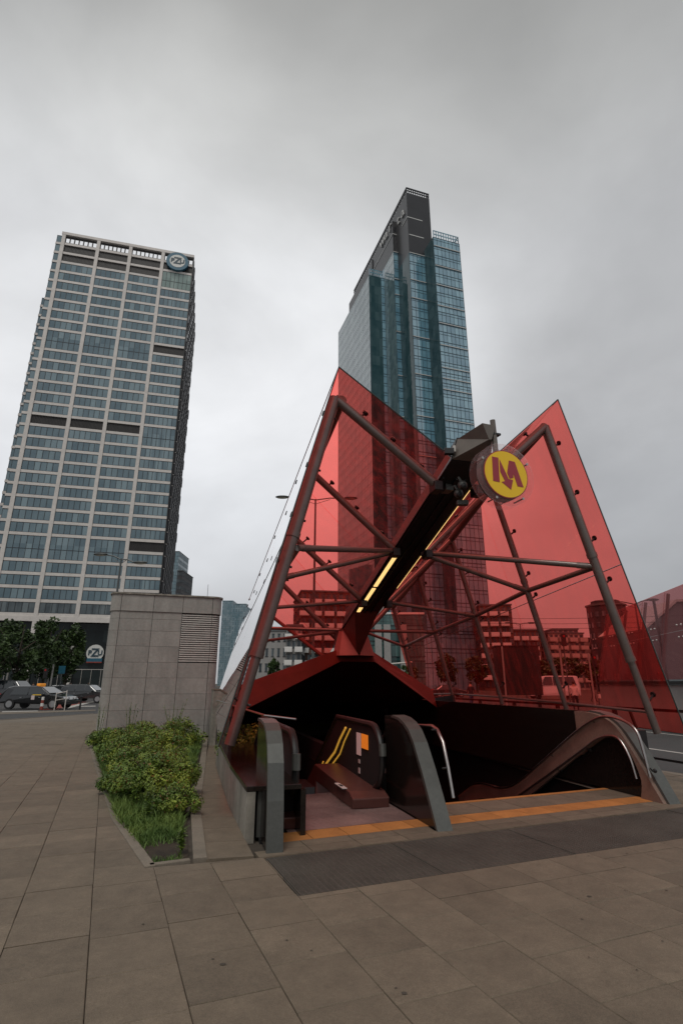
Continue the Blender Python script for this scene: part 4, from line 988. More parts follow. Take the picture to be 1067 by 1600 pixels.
# low concrete post beside the vent building
pc = G(335, 1160)
cpst = thing('concrete_post', 'short square concrete post at the end of the ledge right of the vent block', 'post', T(-3.50, 15.9, 0, vang))
mb = MB(); mb.box(-.09, .19, -.1, .3, -.04, 1.42); mb.build('shaft', Mt['concrete2'], cpst, bevel=.015)
mb = MB(); mb.box(-.10, .20, -.11, .31, 1.42, 1.46); mb.build('cap', Mt['kerb'], cpst)

# ================================================================== OFFICE TOWER WITH THE ROUND LOGO (left)
BA = R(14.3)
pz = thing('office_tower', 'tall cream stone office tower with round blue sign at its top right', 'tower', T(-49.9, 148.3, 0, BA))
# local x: 0 at right corner, negative to the left; local y: depth
PX = [(-42.4, -40.9), None]
pill = [(-40.85, -39.8), (-30.4, -29.4), (-20.6, -19.6), (-10.4, -9.4)]
bays = [(-39.8, -30.4), (-29.4, -20.6), (-19.6, -10.4), (-9.4, -.25)]
FT, FB, NF = 138.9, 18.2, 34
fh = (FT - FB) / NF
mb = MB(); mb.box(-40.9, -.6, .7, 44, 17.5, 135.3); mb.box(-40.9, -.6, 3.0, 44, 0, 17.5); mb.box(-42.4, -40.9, 3.4, 44, 0, 139.0); mb.build('core_wall', Mt['fardark'], pz)
for a, b in pill: MB().box(a, b, -.25, .9, 0, 140).build('stone_pillar', Mt['stone'], pz)
MB().box(-.25, 0.0, -.12, .9, 0, 139.2).build('corner_post', Mt['dark'], pz)
MB().box(-41.0, 0, -.30, 1.5, 139.1, 140.1).build('parapet', Mt['stone'], pz)
def zf(i): return FT - i * fh           # top of storey i
LAY = {0: 'l d d w w w w w w w D2 w w w w w w d w w w w w w w w w D2 w w w b'.split()}
lay_a = ['l', 'd', 'd'] + ['w'] * 7 + ['D2'] + ['w'] * 6 + ['d'] + ['w'] * 9 + ['D2'] + ['w'] * 3 + ['b']
lay_b = ['l', 'd', 'G2'] + ['w'] * 6 + ['d'] + ['w'] * 7 + ['D2'] + ['w'] * 8 + ['d'] + ['w'] * 4 + ['b']
def nst(l): return sum(2 if x.endswith('2') else 1 for x in l)
Mt['lobby'] = facade_glass('dark lobby glass', (.006, .009, .010), (.02, .03, .03), 2.2, 3.0, blotch=.2, ior=1.35)
Mt['lightglass'] = facade_glass('light green plant room glass', (.20, .27, .25), (.30, .38, .35), 1.5, 4.0, blotch=.2)
wmesh = {}
def win_mesh(wd_, ht, n, kind, split=False):
    key = (round(wd_, 2), round(ht, 2), n, kind)
    if key in wmesh: return wmesh[key]
    mb = MB()
    mb.box(0, wd_, .08, .30, 0, ht, 0)
    for k in range(n + 1):
        x = wd_ * k / n; mb.box(max(x - .06, 0), min(x + .06, wd_), .02, .081, 0, ht, 1)
    mb.box(0, wd_, .015, .083, 0, .10, 1); mb.box(0, wd_, .015, .083, ht - .10, ht, 1)
    if split: mb.box(0, wd_, .015, .083, ht * .42, ht * .42 + .12, 1)
    m = {'w': 'pzuglass', 'G': 'lightglass', 'b': 'farwin'}[kind]
    me = mb.mesh('window_band', [Mt[m], Mt['mull']]); wmesh[key] = me; return me
GAP = .80
for bi, (a, b) in enumerate(bays):
    lay = lay_b if bi == 3 else lay_a; i = 0
    nst_ = nst(lay)
    for e_ in lay:
        k = 2 if e_.endswith('2') else 1
        zt_, zb_ = zf(i), zf(i + k); i += k
        h_ = zt_ - zb_ - GAP; w_ = b - a
        MB().box(a, b, -.02, .7, zb_, zb_ + GAP).build('stone_spandrel', Mt['stone'], pz)
        z0 = zb_ + GAP
        if e_ in ('w', 'D2', 'G2', 'b'):
            kd = {'w': 'w', 'D2': 'w', 'G2': 'G', 'b': 'b'}[e_]
            inst(win_mesh(w_, h_, 7 if bi == 3 else 6, kd, k == 2), 'window_band', pz, (a, 0, z0))
        elif e_ == 'd':
            mb = MB(); mb.box(a, b, .35, .5, z0, z0 + h_)
            for q in range(24): x = a + w_ * (q + .5) / 24; mb.box(x - .04, x + .04, .25, .351, z0, z0 + h_)
            mb.build('louvre_band', Mt['pzudark'], pz)
        else:
            mb = MB(); mb.box(a, b, .3, .5, z0 + h_ * .80, z0 + h_); mb.box(a, b, .3, .5, z0, z0 + h_ * .15)
            for q in range(8): x = a + w_ * q / 7; mb.box(x - .18, x + .18, .3, .5, z0 + h_ * .15, z0 + h_ * .8)
            mb.build('open_screen', Mt['pzudark'], pz)
            
# the open screen shows sky: a pale recess is simply the sky seen through, so cut the core lower there
# narrow bay and the set-back wing at the left
for i in range(NF - 1):
    zt_, zb_ = zf(i), zf(i + 1)
    y_ = .6
    MB().box(-42.5, -40.9, .2, 3.3, zb_, zb_ + GAP).build('stone_spandrel', Mt['stone'], pz)
    inst(win_mesh(1.5, zt_ - zb_ - GAP, 1, 'w'), 'window_band', pz, (-42.42, .3, zb_ + GAP))
wing = MB(); 
wing.box(-46.1, -42.6, 9.3, 30, 0, 120.5); wing.build('wing_wall', Mt['fardark'], pz)
for i in range(int((120.5 - FB) / fh)):
    zt_ = 120.8 - i * fh; zb_ = zt_ - fh
    MB().box(-46.3, -42.4, 8.8, 9.3, zb_, zb_ + GAP).build('stone_spandrel', Mt['stone'], pz)
    inst(win_mesh(3.5, fh - GAP, 2, 'w'), 'window_band', pz, (-46.2, 8.95, zb_ + GAP))
# side (right) face with stacked shifted blocks: dark fins and pale edges
sd_ = MB(); sl = MB(); rngs = random.Random(5)
for i in range(NF + 4):
    zt_ = FT - i * fh
    if zt_ < 4: break
    out = .0 if i < 10 else .40
    for j in range(14):
        y0 = 1.0 + j * 3.1; o_ = out + (.28 if (i + j) % 2 else .08) + rngs.uniform(0, .08)
        sd_.box(-.4, o_, y0, y0 + 2.0, zt_ - fh + .3, zt_ - .1)
        if rngs.random() < .35: sl.box(o_ + .005, o_ + .02, y0 + .1, y0 + .35, zt_ - fh + .5, zt_ - .4)
    if i > 8: sl.box(-.3, out + .05, 1.0, 44.5, zt_ - .12, zt_ + .12)
o = sd_.build('side_fin_field', Mt['fardark'], pz); o['kind'] = 'stuff'
o = sl.build('side_edge_field', Mt['stone'], pz); o['kind'] = 'stuff'
MB().box(-.5, .12, 1.0, 44.6, 0, 135.0).build('side_wall', Mt['crown'], pz)
# base: beam over the lobby, lobby glass
MB().box(-46, 0, -.27, .9, 16.9, 18.2).build('base_beam', Mt['stone'], pz)
for a, b in bays:
    mb = MB(); mb.box(a, b, 1.4, 1.6, 0, 17.4, 0)
    for q in range(5): x = a + (b - a) * q / 4; mb.box(x - .035, x + .035, 1.25, 1.399, 0, 5.0, 1)
    for z in (5.0,): mb.box(a, b, 1.28, 1.398, z, z + .14, 1)
    mb.build('lobby_glass', [Mt['lobby'], Mt['louvre']], pz)
def pzu_logo(parent, x, z, r, y=-1.0, badge=False):
    mb = MB(); n = 40
    def ringd(r0, y0, y1, nm, m):
        mb = MB(); a = [P3(x + r0 * math.cos(2 * math.pi * k / n), y0, z + r0 * math.sin(2 * math.pi * k / n)) for k in range(n)]
        mb.hexa(a, [P3(p.x, y1, p.z) for p in a]); return mb.build(nm, Mt[m], parent)
    if not badge: ringd(r, y, y + .9, 'logo_rim', 'pzublue'); ringd(r * .70, y - .06, y + .1, 'logo_disc', 'pzuwhite')
    else: ringd(r, y, y + .3, 'logo_disc', 'pzuwhite')
    f = .70 if not badge else .95
    for ch, dx, sz in (('P', -.62, .85), ('Z', .0, 1.45), ('U', .62, .85)):
        M = WM[parent.name] @ Matrix.Translation((x + dx * r * f, y - .10, z)) @ Matrix.Rotation(math.pi / 2, 4, 'X')
        text_obj('letter', ch, r * f * sz, M, Mt['pzutext'], parent, ext=.03, bold=.03 * r)
pzu_logo(pz, -5.1, 135.8, 3.55)
lb2 = thing('logo_banner', 'round white logo disc with blue and red stripe hanging in the dark lobby front', 'sign', T(*(Matrix.Translation((-49.9, 148.3, 0)) @ Matrix.Rotation(BA, 4, 'Z') @ Vector((-14.6, .6, 9.2))), BA))
pzu_logo(lb2, 0, 0, 2.1, y=0, badge=True)
MB().box(-1.8, 1.9, -.03, .32, -2.2, -1.35).build('blue_stripe', Mt['pzublue'], lb2); MB().box(-1.8, 1.9, -.035, .32, -2.5, -2.2).build('red_stripe', Mt['redlane'], lb2)

# ================================================================== BLUE GLASS TOWER (centre)
UA = R(18.3)
ut = thing('glass_tower', 'blue stepped glass tower with black crown rising behind the red canopy', 'tower', T(24.3, 156.7, 0, UA))
def block(x0, x1, y0, y1, zt_, front=True, left=True, right=False):
    el = .018
    """glass volume; returns grid geometry on its visible sides. local frame: x along the front, y backwards"""
    MB().box(x0, x1, y0, y1, 0, zt_).build('glass_wall', Mt['unitglass'], ut)
    g_ = MB(); l_ = MB(); e = .06
    z = zt_
    nfl = int(zt_ / 3.9)
    for i in range(nfl):
        z = zt_ - i * 3.9
        for zz, hh in ((z, .22), (z - 1.1, .12)):
            if front: g_.box(x0, x1, y0 - e, y0 - .005, zz - hh, zz)
            if left: g_.box(x0 - el, x0 - .008, y0, y1, zz - hh * .8, zz)
            if right: g_.box(x1 + .005, x1 + e, y0, y1, zz - hh, zz)
    if front:
        n = max(1, round((x1 - x0) / 1.45))
        for k in range(n + 1): x = x0 + (x1 - x0) * k / n; g_.box(x - .05, x + .05, y0 - e * 1.2, y0 - .006, 0, zt_)
    if left:
        n = max(1, round((y1 - y0) / 1.5))
        for k in range(n + 1): y = y0 + (y1 - y0) * k / n; g_.box(x0 - el * 1.2, x0 - .009, y - .05, y + .05, 0, zt_)
    o = g_.build('mullion_grid', Mt['unitmull'], ut); o['kind'] = 'stuff'
def lines(x0, x1, y0, zs, side=False):
    for z in zs: MB().box(x0, x1, y0 - .32, y0 - .08, z, z + .28).build('floor_line', Mt['unitline'], ut)
# E core block (front plane at y=0), crown above
block(0, 6.3, 0, 59, 149.6)
block(6.15, 16.6, -6.8, 40, 152.0, right=True)
block(-1.8, 0.0, 9.4, 55, 157.8)
block(-8.2, -1.79, 18.7, 57, 153.0)
lines(6.3, 16.6, -6.8, [148.0, 139.5, 131.5, 123, 116, 107.5, 99, 95, 91, 80, 62]); lines(0, 6.3, 0, [149.2, 137.5, 129.8, 114, 99.5, 84, 70]); lines(-1.8, 0, 9.4, [157.4, 145, 138, 122, 104, 88])
MB().box(-.09, -.07, 0, 9.4, 0, 149.5).build('dark_reflection_skin', Mt['unitdarkrefl'], ut); MB().box(6.06, 6.08, -6.8, 0, 0, 151.9).build('dark_reflection_skin', Mt['unitdarkrefl'], ut)  # thin skins whose dark colour stands for reflected blocks
MB().box(-8.205, -8.202, 18.7, 56.9, 0, 152.9).build('pale_reflection_skin', Mt['unitpalerefl'], ut); MB().box(-1.805, -1.802, 9.4, 18.6, 0, 157.7).build('pale_reflection_skin', Mt['unitpalerefl'], ut)  # thin skins coloured pale in place of reflected sky
MB().box(-8.15, -3.2, 18.60, 18.62, 0, 152.9).build('dark_reflection_skin', Mt['unitdarkrefl'], ut)
# crown
MB().box(0, 9.5, 0, 59, 149.65, 177.0).build('crown_cladding', Mt['crown'], ut)
MB().box(-1.8, .0, 9.4, 59, 157.85, 172.5).build('crown_cladding', Mt['crown'], ut)
MB().box(-2.2, 9.3, 30, 59.4, 153.1, 172.0).build('crown_cladding', Mt['crown'], ut)
cs = MB()
for z, h in ((177.0, .4), (178.4, .25), (179.5, .5)): cs.box(0, 9.5, 0, .35, z, z + h); cs.box(0, .35, 0, 59, z, z + h); cs.box(9.15, 9.5, 0, 59, z, z + h)
for k in range(11): x = .2 + 9.1 * k / 10; cs.box(x - .12, x + .12, .02, .3, 177, 180)
for k in range(40): y = .2 + 58.4 * k / 39; cs.box(.02, .3, y - .12, y + .12, 177, 180)
cs.build('crown_screen', Mt['crown'], ut)
for (x0, x1, y0, z) in ((0, 6.0, -.10, 165.5), (.3, 6.2, -.10, 157.5)):
    MB().box(x0, x1, y0, y0 + .3, z, z + .35).build('white_line', Mt['unitline'], ut)
MB().box(-.15, .1, 0, 4.5, 165.5, 165.85).build('white_line', Mt['unitline'], ut)
MB().box(-1.95, -.2, 9.3, 9.39, 166, 166.35).build('white_line', Mt['unitline'], ut); MB().box(-1.95, -1.81, 9.3, 50, 166, 166.35).build('white_line', Mt['unitline'], ut)
for x0, x1, y0, y1, z in ((6.4, 16.5, -6.7, 38, 152), (-8.0, -2.4, 18.8, 30, 153)):
    mb = MB(); n = 10 if x1 - x0 > 8 else 6
    for zz in (1.4, 2.9): mb.box(x0, x1, y0, y0 + .2, z + zz, z + zz + .3)
    for k in range(n + 1): x = x0 + (x1 - x0 - .25) * k / n; mb.box(x, x + .25, y0, y0 + .25, z, z + 3.2)
    if x1 > 8:
        for k in range(16): y = y0 + (y1 - y0) * k / 15; mb.box(x1 - .25, x1, y, y + .25, z, z + 3.2)
        mb.box(x1 - .25, x1, y0, y1, z + 2.9, z + 3.2)
    mb.build('roof_screen', Mt['unitglass'], ut)
# lettering on the left face of the crown
for k, ch in enumerate('WARTA'):
    yy = 19.0 - k * 3.9
    M = WM[ut.name] @ Matrix.Translation((-.25 if yy < 9 else -2.05, yy, 171.0)) @ Matrix.Rotation(-math.pi / 2, 4, 'Z') @ Matrix.Rotation(math.pi / 2, 4, 'X')
    text_obj('crown_letter', ch.lower() if k else 'w', 6.2, M, Mt['unitline'], ut, ext=.2)
# podium and lower slab at the foot
block(-18, 30, -9, 20, 14.5, left=False)

# ================================================================== OTHER BUILDINGS
bid = [0]
def building(label, cx_, cy_, w_, d_, h_, rz, wallm, floors, nw, name='apartment_building', winm='farwin', bal=False, ww=.62, wh=.5, base=0, roofm='roofgrey', setback=0, cat='building'):
    b = thing(name, label, cat, T(cx_, cy_, 0, rz)); fh_ = (h_ - base) / floors
    MB().box(-w_ / 2, w_ / 2, 0, d_, 0, h_).build('wall', Mt[wallm], b)
    MB().box(-w_ / 2 - .2, w_ / 2 + .2, -.2, d_ + .2, h_, h_ + .35).build('roof', Mt[roofm], b)
    cw = w_ / nw; mw = MB(); mw.box(-cw * ww / 2, cw * ww / 2, -.06, .02, 0, fh_ * wh, 0)
    f_ = .08
    mw.box(-cw * ww / 2 - f_, cw * ww / 2 + f_, -.12, -.055, -f_, 0, 1); mw.box(-cw * ww / 2 - f_, cw * ww / 2 + f_, -.12, -.055, fh_ * wh, fh_ * wh + f_, 1); mw.box(-.04, .04, -.11, -.055, 0, fh_ * wh, 1)
    me = mw.mesh('window', [Mt[winm], Mt['mull']])
    for i in range(floors):
        for k in range(nw): inst(me, 'window', b, (-w_ / 2 + cw * (k + .5), 0, base + fh_ * i + fh_ * .3))
    nd = max(2, int(d_ / cw)); cd = d_ / nd
    for sx, rr in ((-w_ / 2, -math.pi / 2), (w_ / 2, math.pi / 2)):
        for i in range(floors):
            for k in range(nd): inst(me, 'window', b, (sx, cd * (k + .5), base + fh_ * i + fh_ * .3), rr)
    if bal:
        mbl = MB(); bw = cw * 1.5; mbl.box(-bw / 2, bw / 2, -1.3, 0, -.12, .06); mbl.box(-bw / 2, bw / 2, -1.33, -1.27, .06, .95); mbl.box(-bw / 2, -bw / 2 + .06, -1.3, 0, .06, .95); mbl.box(bw / 2 - .06, bw / 2, -1.3, 0, .06, .95)
        mel = mbl.mesh('balcony', Mt['white'] if bal == 1 else Mt['farbeige'])
        for i in range(1, floors):
            for k in range(0, nw, 2): inst(mel, 'balcony', b, (-w_ / 2 + cw * (k + .5), 0, base + fh_ * i))
    return b
def at(px, Y): p = PD(px, YH, Y); return p.x, p.y
def hgt(py, Y): return PD(CX, py, Y).z
def bpx(label, x0, x1, ytop, Y, depth, wallm, floors, nw, rz=0.0, **k):
    X0 = PD(x0, 1060, Y).x; X1 = PD(x1, 1060, Y).x; zt_ = PD((x0 + x1) / 2, ytop, Y).z
    return building(label, (X0 + X1) / 2, Y, X1 - X0, depth, zt_, rz, wallm, floors, nw, **k)
bpx('pale blue glass high-rise farthest left of the two beside the vent block', 340, 357, 939, 420, 30, 'paleglass', 20, 4, winm='paleglass', name='high_rise', roofm='paleglass', cat='tower')
bpx('pale blue glass high-rise seen between the vent block and the canopy, wider one', 357, 379, 944, 400, 30, 'paleglass', 18, 5, winm='paleglass', name='high_rise', roofm='paleglass', cat='tower')
bpx('pale green tower peeping out right of the cream office tower', 250, 262, 862, 300, 20, 'paleglass', 20, 3, winm='paleglass', name='high_rise', cat='tower')
bpx('dark narrow tower behind the right edge of the cream office tower', 262, 271, 892, 280, 20, 'fardark', 16, 3, name='high_rise', cat='tower')
bpx('grey concrete block with few windows under the left roof glass', 392, 448, 986, 120, 16, 'fargrey', 4, 6, rz=R(-4), name='office_block', ww=.4)
bpx('grey apartment block with white balconies behind the tunnel hood', 446, 470, 978, 118, 16, 'fargrey', 5, 3, bal=1)
bpx('tall dark apartment block with balconies seen through the left roof glass', 468, 548, 925, 130, 20, 'farbrown', 8, 8, rz=R(10), bal=1)
bpx('low grey shop building with teal windows behind the hood left of the beam foot', 486, 540, 1030, 100, 12, 'fargrey', 3, 7, winm='tealglass', name='shop_building')
bpx('modern office podium with teal glass and grey columns right of the beam foot', 560, 665, 960, 95, 25, 'tealglass', 5, 9, winm='tealglass', name='office_podium', ww=.9, wh=.7, roofm='white')
for k, x in enumerate((592, 606, 632)):
    X = PD(x, 1060, 92).x; o = MB().box(-.55, .55, -.55, .55, 0, 11).build('concrete_column', Mt['fargrey'], M=T(X, 92, 0)); tag(o, ['grey column in front of the teal podium, nearest the beam foot', 'middle grey column in front of the teal podium', 'widest spaced grey column of the teal podium, near the last red rib'][k], 'column', 'columns of the teal podium')
bpx('red tinted balcony block right of the blue tower behind the glass wall', 757, 808, 946, 140, 18, 'farbrown', 8, 6, rz=R(-6), bal=1, winm='farwin')
bpx('low terraced house between the tower block and the beige balcony block', 806, 850, 985, 150, 14, 'farbrown', 6, 6, bal=1)
bpx('beige stepped apartment block with long balconies behind the second rib', 862, 922, 990, 150, 16, 'farbeige', 7, 7, rz=R(8), bal=2)
bpx('small top storey of the beige apartment block set back on its roof', 872, 912, 984, 154, 8, 'farbeige', 1, 5, base=15, ww=.8, name='roof_storey')
bpx('lower beige block with terraces left of the dark octagonal tower', 918, 942, 998, 170, 12, 'farbeige', 7, 4, bal=2)
# octagonal tower
X = PD(962, 1060, 160).x; zt_ = PD(962, 948, 160).z
ot = thing('octagonal_tower', 'dark octagonal tower seen through the red glass near its right edge', 'tower', T(X, 160, 0))
def ngon(r, n, z0, z1, ph=0): return [P3(r * math.cos(2 * math.pi * k / n + ph), r * math.sin(2 * math.pi * k / n + ph), z0) for k in range(n)], [P3(r * math.cos(2 * math.pi * k / n + ph), r * math.sin(2 * math.pi * k / n + ph), z1) for k in range(n)]
mb = MB(); mb.hexa(*ngon(5.3, 8, 0, zt_, R(22.5))); mb.build('wall', Mt['fardark'], ot)
mb = MB(); mb.hexa(*ngon(5.6, 8, zt_, zt_ + .5, R(22.5))); mb.build('roof', Mt['roofgrey'], ot)
mb = MB(); mb.hexa(*ngon(3.9, 8, zt_ + .5, zt_ + 1.6, R(22.5))); mb.build('roof_cap', Mt['fardark'], ot)
wm_ = MB().box(-.5, .5, -.1, .02, 0, 1.4).mesh('window', Mt['farwin'])
for k in range(8):
    a = 2 * math.pi * k / 8 - math.pi / 2
    for i in range(7):
        for dx in (-1, 1): inst(wm_, 'window', ot, (4.9 * math.cos(a) - dx * 1.0 * math.sin(a), 4.9 * math.sin(a) + dx * 1.0 * math.cos(a), 2 + i * 3), a + math.pi / 2)
# slanting grey roof far right
X = PD(1052, 1060, 70).x
rf = thing('slanted_roof_hall', 'grey hall with steep slanted metal roof at the right edge of the picture', 'building', T(X, 70, 0))
z1, z2 = PD(1035, 972, 70).z, PD(1067, 948, 70).z
mb = MB(); mb.hexa([P3(-2.6, 0, 0), P3(14, 0, 0), P3(14, 0, z2 + 1), P3(2.0, 0, z2 + .4), P3(-2.6, 0, z1 - 1.2)], [P3(-2.6, 12, 0), P3(14, 12, 0), P3(14, 12, z2 + 1), P3(2.0, 12, z2 + .4), P3(-2.6, 12, z1 - 1.2)]); mb.build('wall', Mt['roofgrey'], rf)
mb = MB(); mb.hexa([P3(-2.8, -.3, z1 - 1.1), P3(2.0, -.3, z2 + .6), P3(14, -.3, z2 + 1.2), P3(14, -.3, z2 + 1.5), P3(1.9, -.3, z2 + .9), P3(-3.0, -.3, z1 - .9)], [P3(-2.8, 12.2, z1 - 1.1), P3(2.0, 12.2, z2 + .6), P3(14, 12.2, z2 + 1.2), P3(14, 12.2, z2 + 1.5), P3(1.9, 12.2, z2 + .9), P3(-3.0, 12.2, z1 - .9)]); mb.build('roof', Mt['louvre'], rf)

# ================================================================== SECOND CANOPY across the road (right edge) and its low wall
Y2 = 21.0
a1 = PD(932, 1058, Y2 + 4); a2 = PD(1120, 1060, Y2 - 4)
base0 = Vector((a1.x, a1.y, 0)); base1 = Vector((a2.x, a2.y, 0)); dd = (base1 - base0); L2 = dd.length; ang2 = math.atan2(dd.y, dd.x)
c2 = thing('second_canopy', 'faded red glass panels on a grey wall across the road at the right edge', 'canopy', T(base0.x, base0.y, 0, ang2))
def top2(x): 
    k = x / L2; return 4.6 + k * .5
npn = 5
for i in range(npn):
    x0, x1 = L2 * i / npn + .01, L2 * (i + 1) / npn - .01
    for lo_, hi_ in ((0, .5), (.5, 1)):
        z = lambda x, f: 1.72 + (top2(x) - 1.72) * f
        lean = lambda f: .8 * f
        q = [P3(x0, lean(lo_), z(x0, lo_) + .01), P3(x1, lean(lo_), z(x1, lo_) + .01), P3(x1, lean(hi_), z(x1, hi_) - .01), P3(x0, lean(hi_), z(x0, hi_) - .01)]
        mb = MB(); mb.hexa(q, [p + Vector((0, .03, 0)) for p in q]); mb.build('glass_panel', Mt['fadedglass'], c2)
    mb = MB(); mb.tube([P3(x0, .12, 1.6), P3(x0, .92, top2(x0) - .1)], .06, 10); mb.build('rib_tube', Mt['tube'], c2)
    mb = MB()
    for z_ in (1.95, 3.1, 3.5): 
        if z_ < top2(x0): mb.sphere((x0 - .12, .12, z_), .035, 6, 4); mb.sphere((x0 + .12, .12, z_), .035, 6, 4)
    mb.build('glass_fitting', Mt['steel'], c2)
MB().box(-.1, L2, .1, .5, 0, 1.55).build('low_wall', Mt['fargrey'], c2); MB().box(-.15, L2, .0, .6, 1.56, 1.68).build('wall_rail', Mt['dark'], c2)

# ================================================================== STREET LAMPS, POLES, RAILS
def lamp(px, pyt, Y, arms, label, h=None, group='twin arm street lamps'):
    top = PD(px, pyt, Y); o = thing('street_lamp', label, 'street lamp', T(top.x, top.y, 0), group); H_ = top.z
    mb = MB(); mb.tube([(0, 0, 0), (0, 0, 1.2), (0, 0, H_)], [.11, .09, .05], 10); mb.build('pole', Mt['lamp'], o, smooth=True)
    for sgn, ln, dr in arms:
        mb = MB(); mb.tube([(0, 0, H_ - .05), (sgn * ln * .5, 0, H_ + .10 * dr + .05), (sgn * ln, 0, H_ + .22 * dr)], .035, 8)
        mb.tube([(0, 0, H_ - .30), (sgn * ln * .5, 0, H_ - .02)], .015, 6); mb.build('arm', Mt['lamp'], o)
        mb = MB(); mb.sphere((sgn * (ln + .35), 0, H_ + .24 * dr + .02), .42, 14, 8, sc=(1, .42, .20)); mb.build('lamp_head', Mt['lamp'], o, smooth=True)
        mb = MB(); mb.sphere((sgn * (ln + .35), 0, H_ + .24 * dr - .03), .34, 12, 6, sc=(1, .42, .16)); mb.build('lamp_glass', Mt['lampglass'], o, smooth=True)
    return o
lamp(190, 873, 30, ((-1, .85, 1), (1, .75, -1)), 'twin arm grey street lamp rising behind the vent block')
lamp(493, 780, 30, ((-1, 1.6, .5), (1, 1.7, .2)), 'tall twin arm street lamp seen through the left red glass')
lamp(991, 943, 36, ((-1, 1.6, .6), (1, .9, 1)), 'thin twin arm street lamp beside the octagonal tower behind red glass')
lamp(812, 975, 60, ((-1, .9, .5), (1, .9, .5)), 'small distant twin arm lamp left of the beige apartment block')
def pole(px, y0, y1, Y, label, r=.05, name='pole', m='tree_trunk', cat='pole', group=None):
    b = PD(px, y1, Y); t_ = PD(px, y0, Y)
    o = tag(MB().tube([(0, 0, 0), (0, 0, t_.z)], r, 8).build(name, Mt[m], M=T(b.x, Y, 0)), label, cat, group); return o
pole(10, 1030, 1070, 60, 'pale leaning flagpole left of the big tree trunk', .10); pole(74, 1031, 1070, 62, 'pale flagpole between the two trees, left one', .10)
pole(79, 1038, 1072, 58, 'pale flagpole between the two trees, right one', .09)
pole(103, 985, 1072, 70, 'tall thin grey mast in front of the smaller left tree', .07)
for k, (x, y0, Y, lb) in enumerate(((790, 1010, 36, 'pale signal pole beside the black kiosk'), (882, 1013, 34, 'pale signal pole in front of the white van'), (927, 1020, 38, 'pale signal pole right of the pedestrian in white'), (1046, 935, 36, 'dark mast in front of the slanted grey roof'))):
    pole(x, y0, 1085, Y, lb, .06 if k < 3 else .09, m='tree_trunk' if k < 3 else 'dark')
def traffic_light(px, py, Y, label):
    p = PD(px, py, Y); o = thing('traffic_light', label, 'traffic light', T(p.x, p.y, 0), 'traffic lights on the roundabout')
    MB().box(-.15, .15, -.12, .12, p.z - .45, p.z + .45).build('housing', Mt['rubber'], o); mb = MB(); mb.tube([(0, .15, 0), (0, .15, p.z + .2)], .05, 8); mb.build('pole', Mt['lamp'], o)
    for k in range(3): mb = MB(); mb.tube([(0, -.14, p.z + .28 - .28 * k), (0, -.12, p.z + .28 - .28 * k)], .09, 10); mb.build('lens', Mt['redlamp' if k == 0 else 'dark'], o)
traffic_light(880, 1000, 42, 'dark traffic light in front of the beige apartment block'); traffic_light(928, 1033, 45, 'dark traffic light right of the pedestrian in the white shirt')
traffic_light(72, 1052, 52, 'small dark traffic light near the white cars under the tree')
# railing beside the stairs, behind the right glass wall
rl_ = thing('steel_railing', 'grey steel pedestrian railing along the road kerb behind the right glass wall', 'railing', WM[cn.name])
sposts = [7.8, 9.6, 11.4, 13.2, 15.0, 17.0, 19.0, 21.5, 24]
for s_ in sposts:
    MB().box(8.15, 8.23, s_, s_ + .05, -.02, 1.12).build('railing_post', Mt['dark'], rl_, FE)
MB().box(8.16, 8.22, 7.8, 24, 1.12, 1.17).build('top_rail', Mt['dark'], rl_, FE); MB().box(8.175, 8.205, 7.8, 24, .30, .34).build('lower_rail', Mt['dark'], rl_, FE)
mb = MB(); mb.tube([P3(7.95, 8.6, 0), P3(7.80, 8.6, .6), P3(7.55, 8.5, 1.15)], .03, 10); o = tag(mb.build('bent_steel_pipe', Mt['greymetal'], M=FE, frame=FE, smooth=True), 'slim grey steel pipe leaning beside the railing at the right balustrade', 'pipe')
# black kiosk
p = PD(812, 1060, 36); kz = PD(812, 1010, 36).z
ks = thing('black_kiosk', 'large black box shaped kiosk seen through the red glass behind the third rib', 'kiosk', T(p.x, p.y, 0, R(-5)))
MB().box(-1.35, 1.35, 0, 1.2, .9, kz).build('cabinet', Mt['rubber'], ks); MB().box(-1.42, 1.42, -.05, 1.25, kz, kz + .07).build('lid', Mt['dark'], ks)
for x in (-1.2, 1.2): MB().box(x - .08, x + .08, .4, .7, 0, .9).build('leg', Mt['dark'], ks)
# bent steel frame with glass beside the lawn
p = PD(614, 1060, 26)
fr_ = thing('bus_shelter_frame', 'bent white steel frame with faded pink glass beyond the hood', 'shelter', T(p.x - .3, p.y, 0))
mb = MB(); mb.tube([(-.55, 0, 0), (-.55, 0, 2.2), (-.35, 0, 2.42), (1.2, 0, 2.55)], .035, 8); mb.build('frame_tube', Mt['louvre'], fr_, smooth=True); mb = MB(); mb.hexa([P3(-.5, 0, .5), P3(.9, 0, .5), P3(.5, 0, 2.4), P3(-.35, 0, 2.3)], [P3(-.5, .02, .5), P3(.9, .02, .5), P3(.5, .02, 2.4), P3(-.35, .02, 2.3)]); mb.build('glass', Mt['redglass'], fr_)
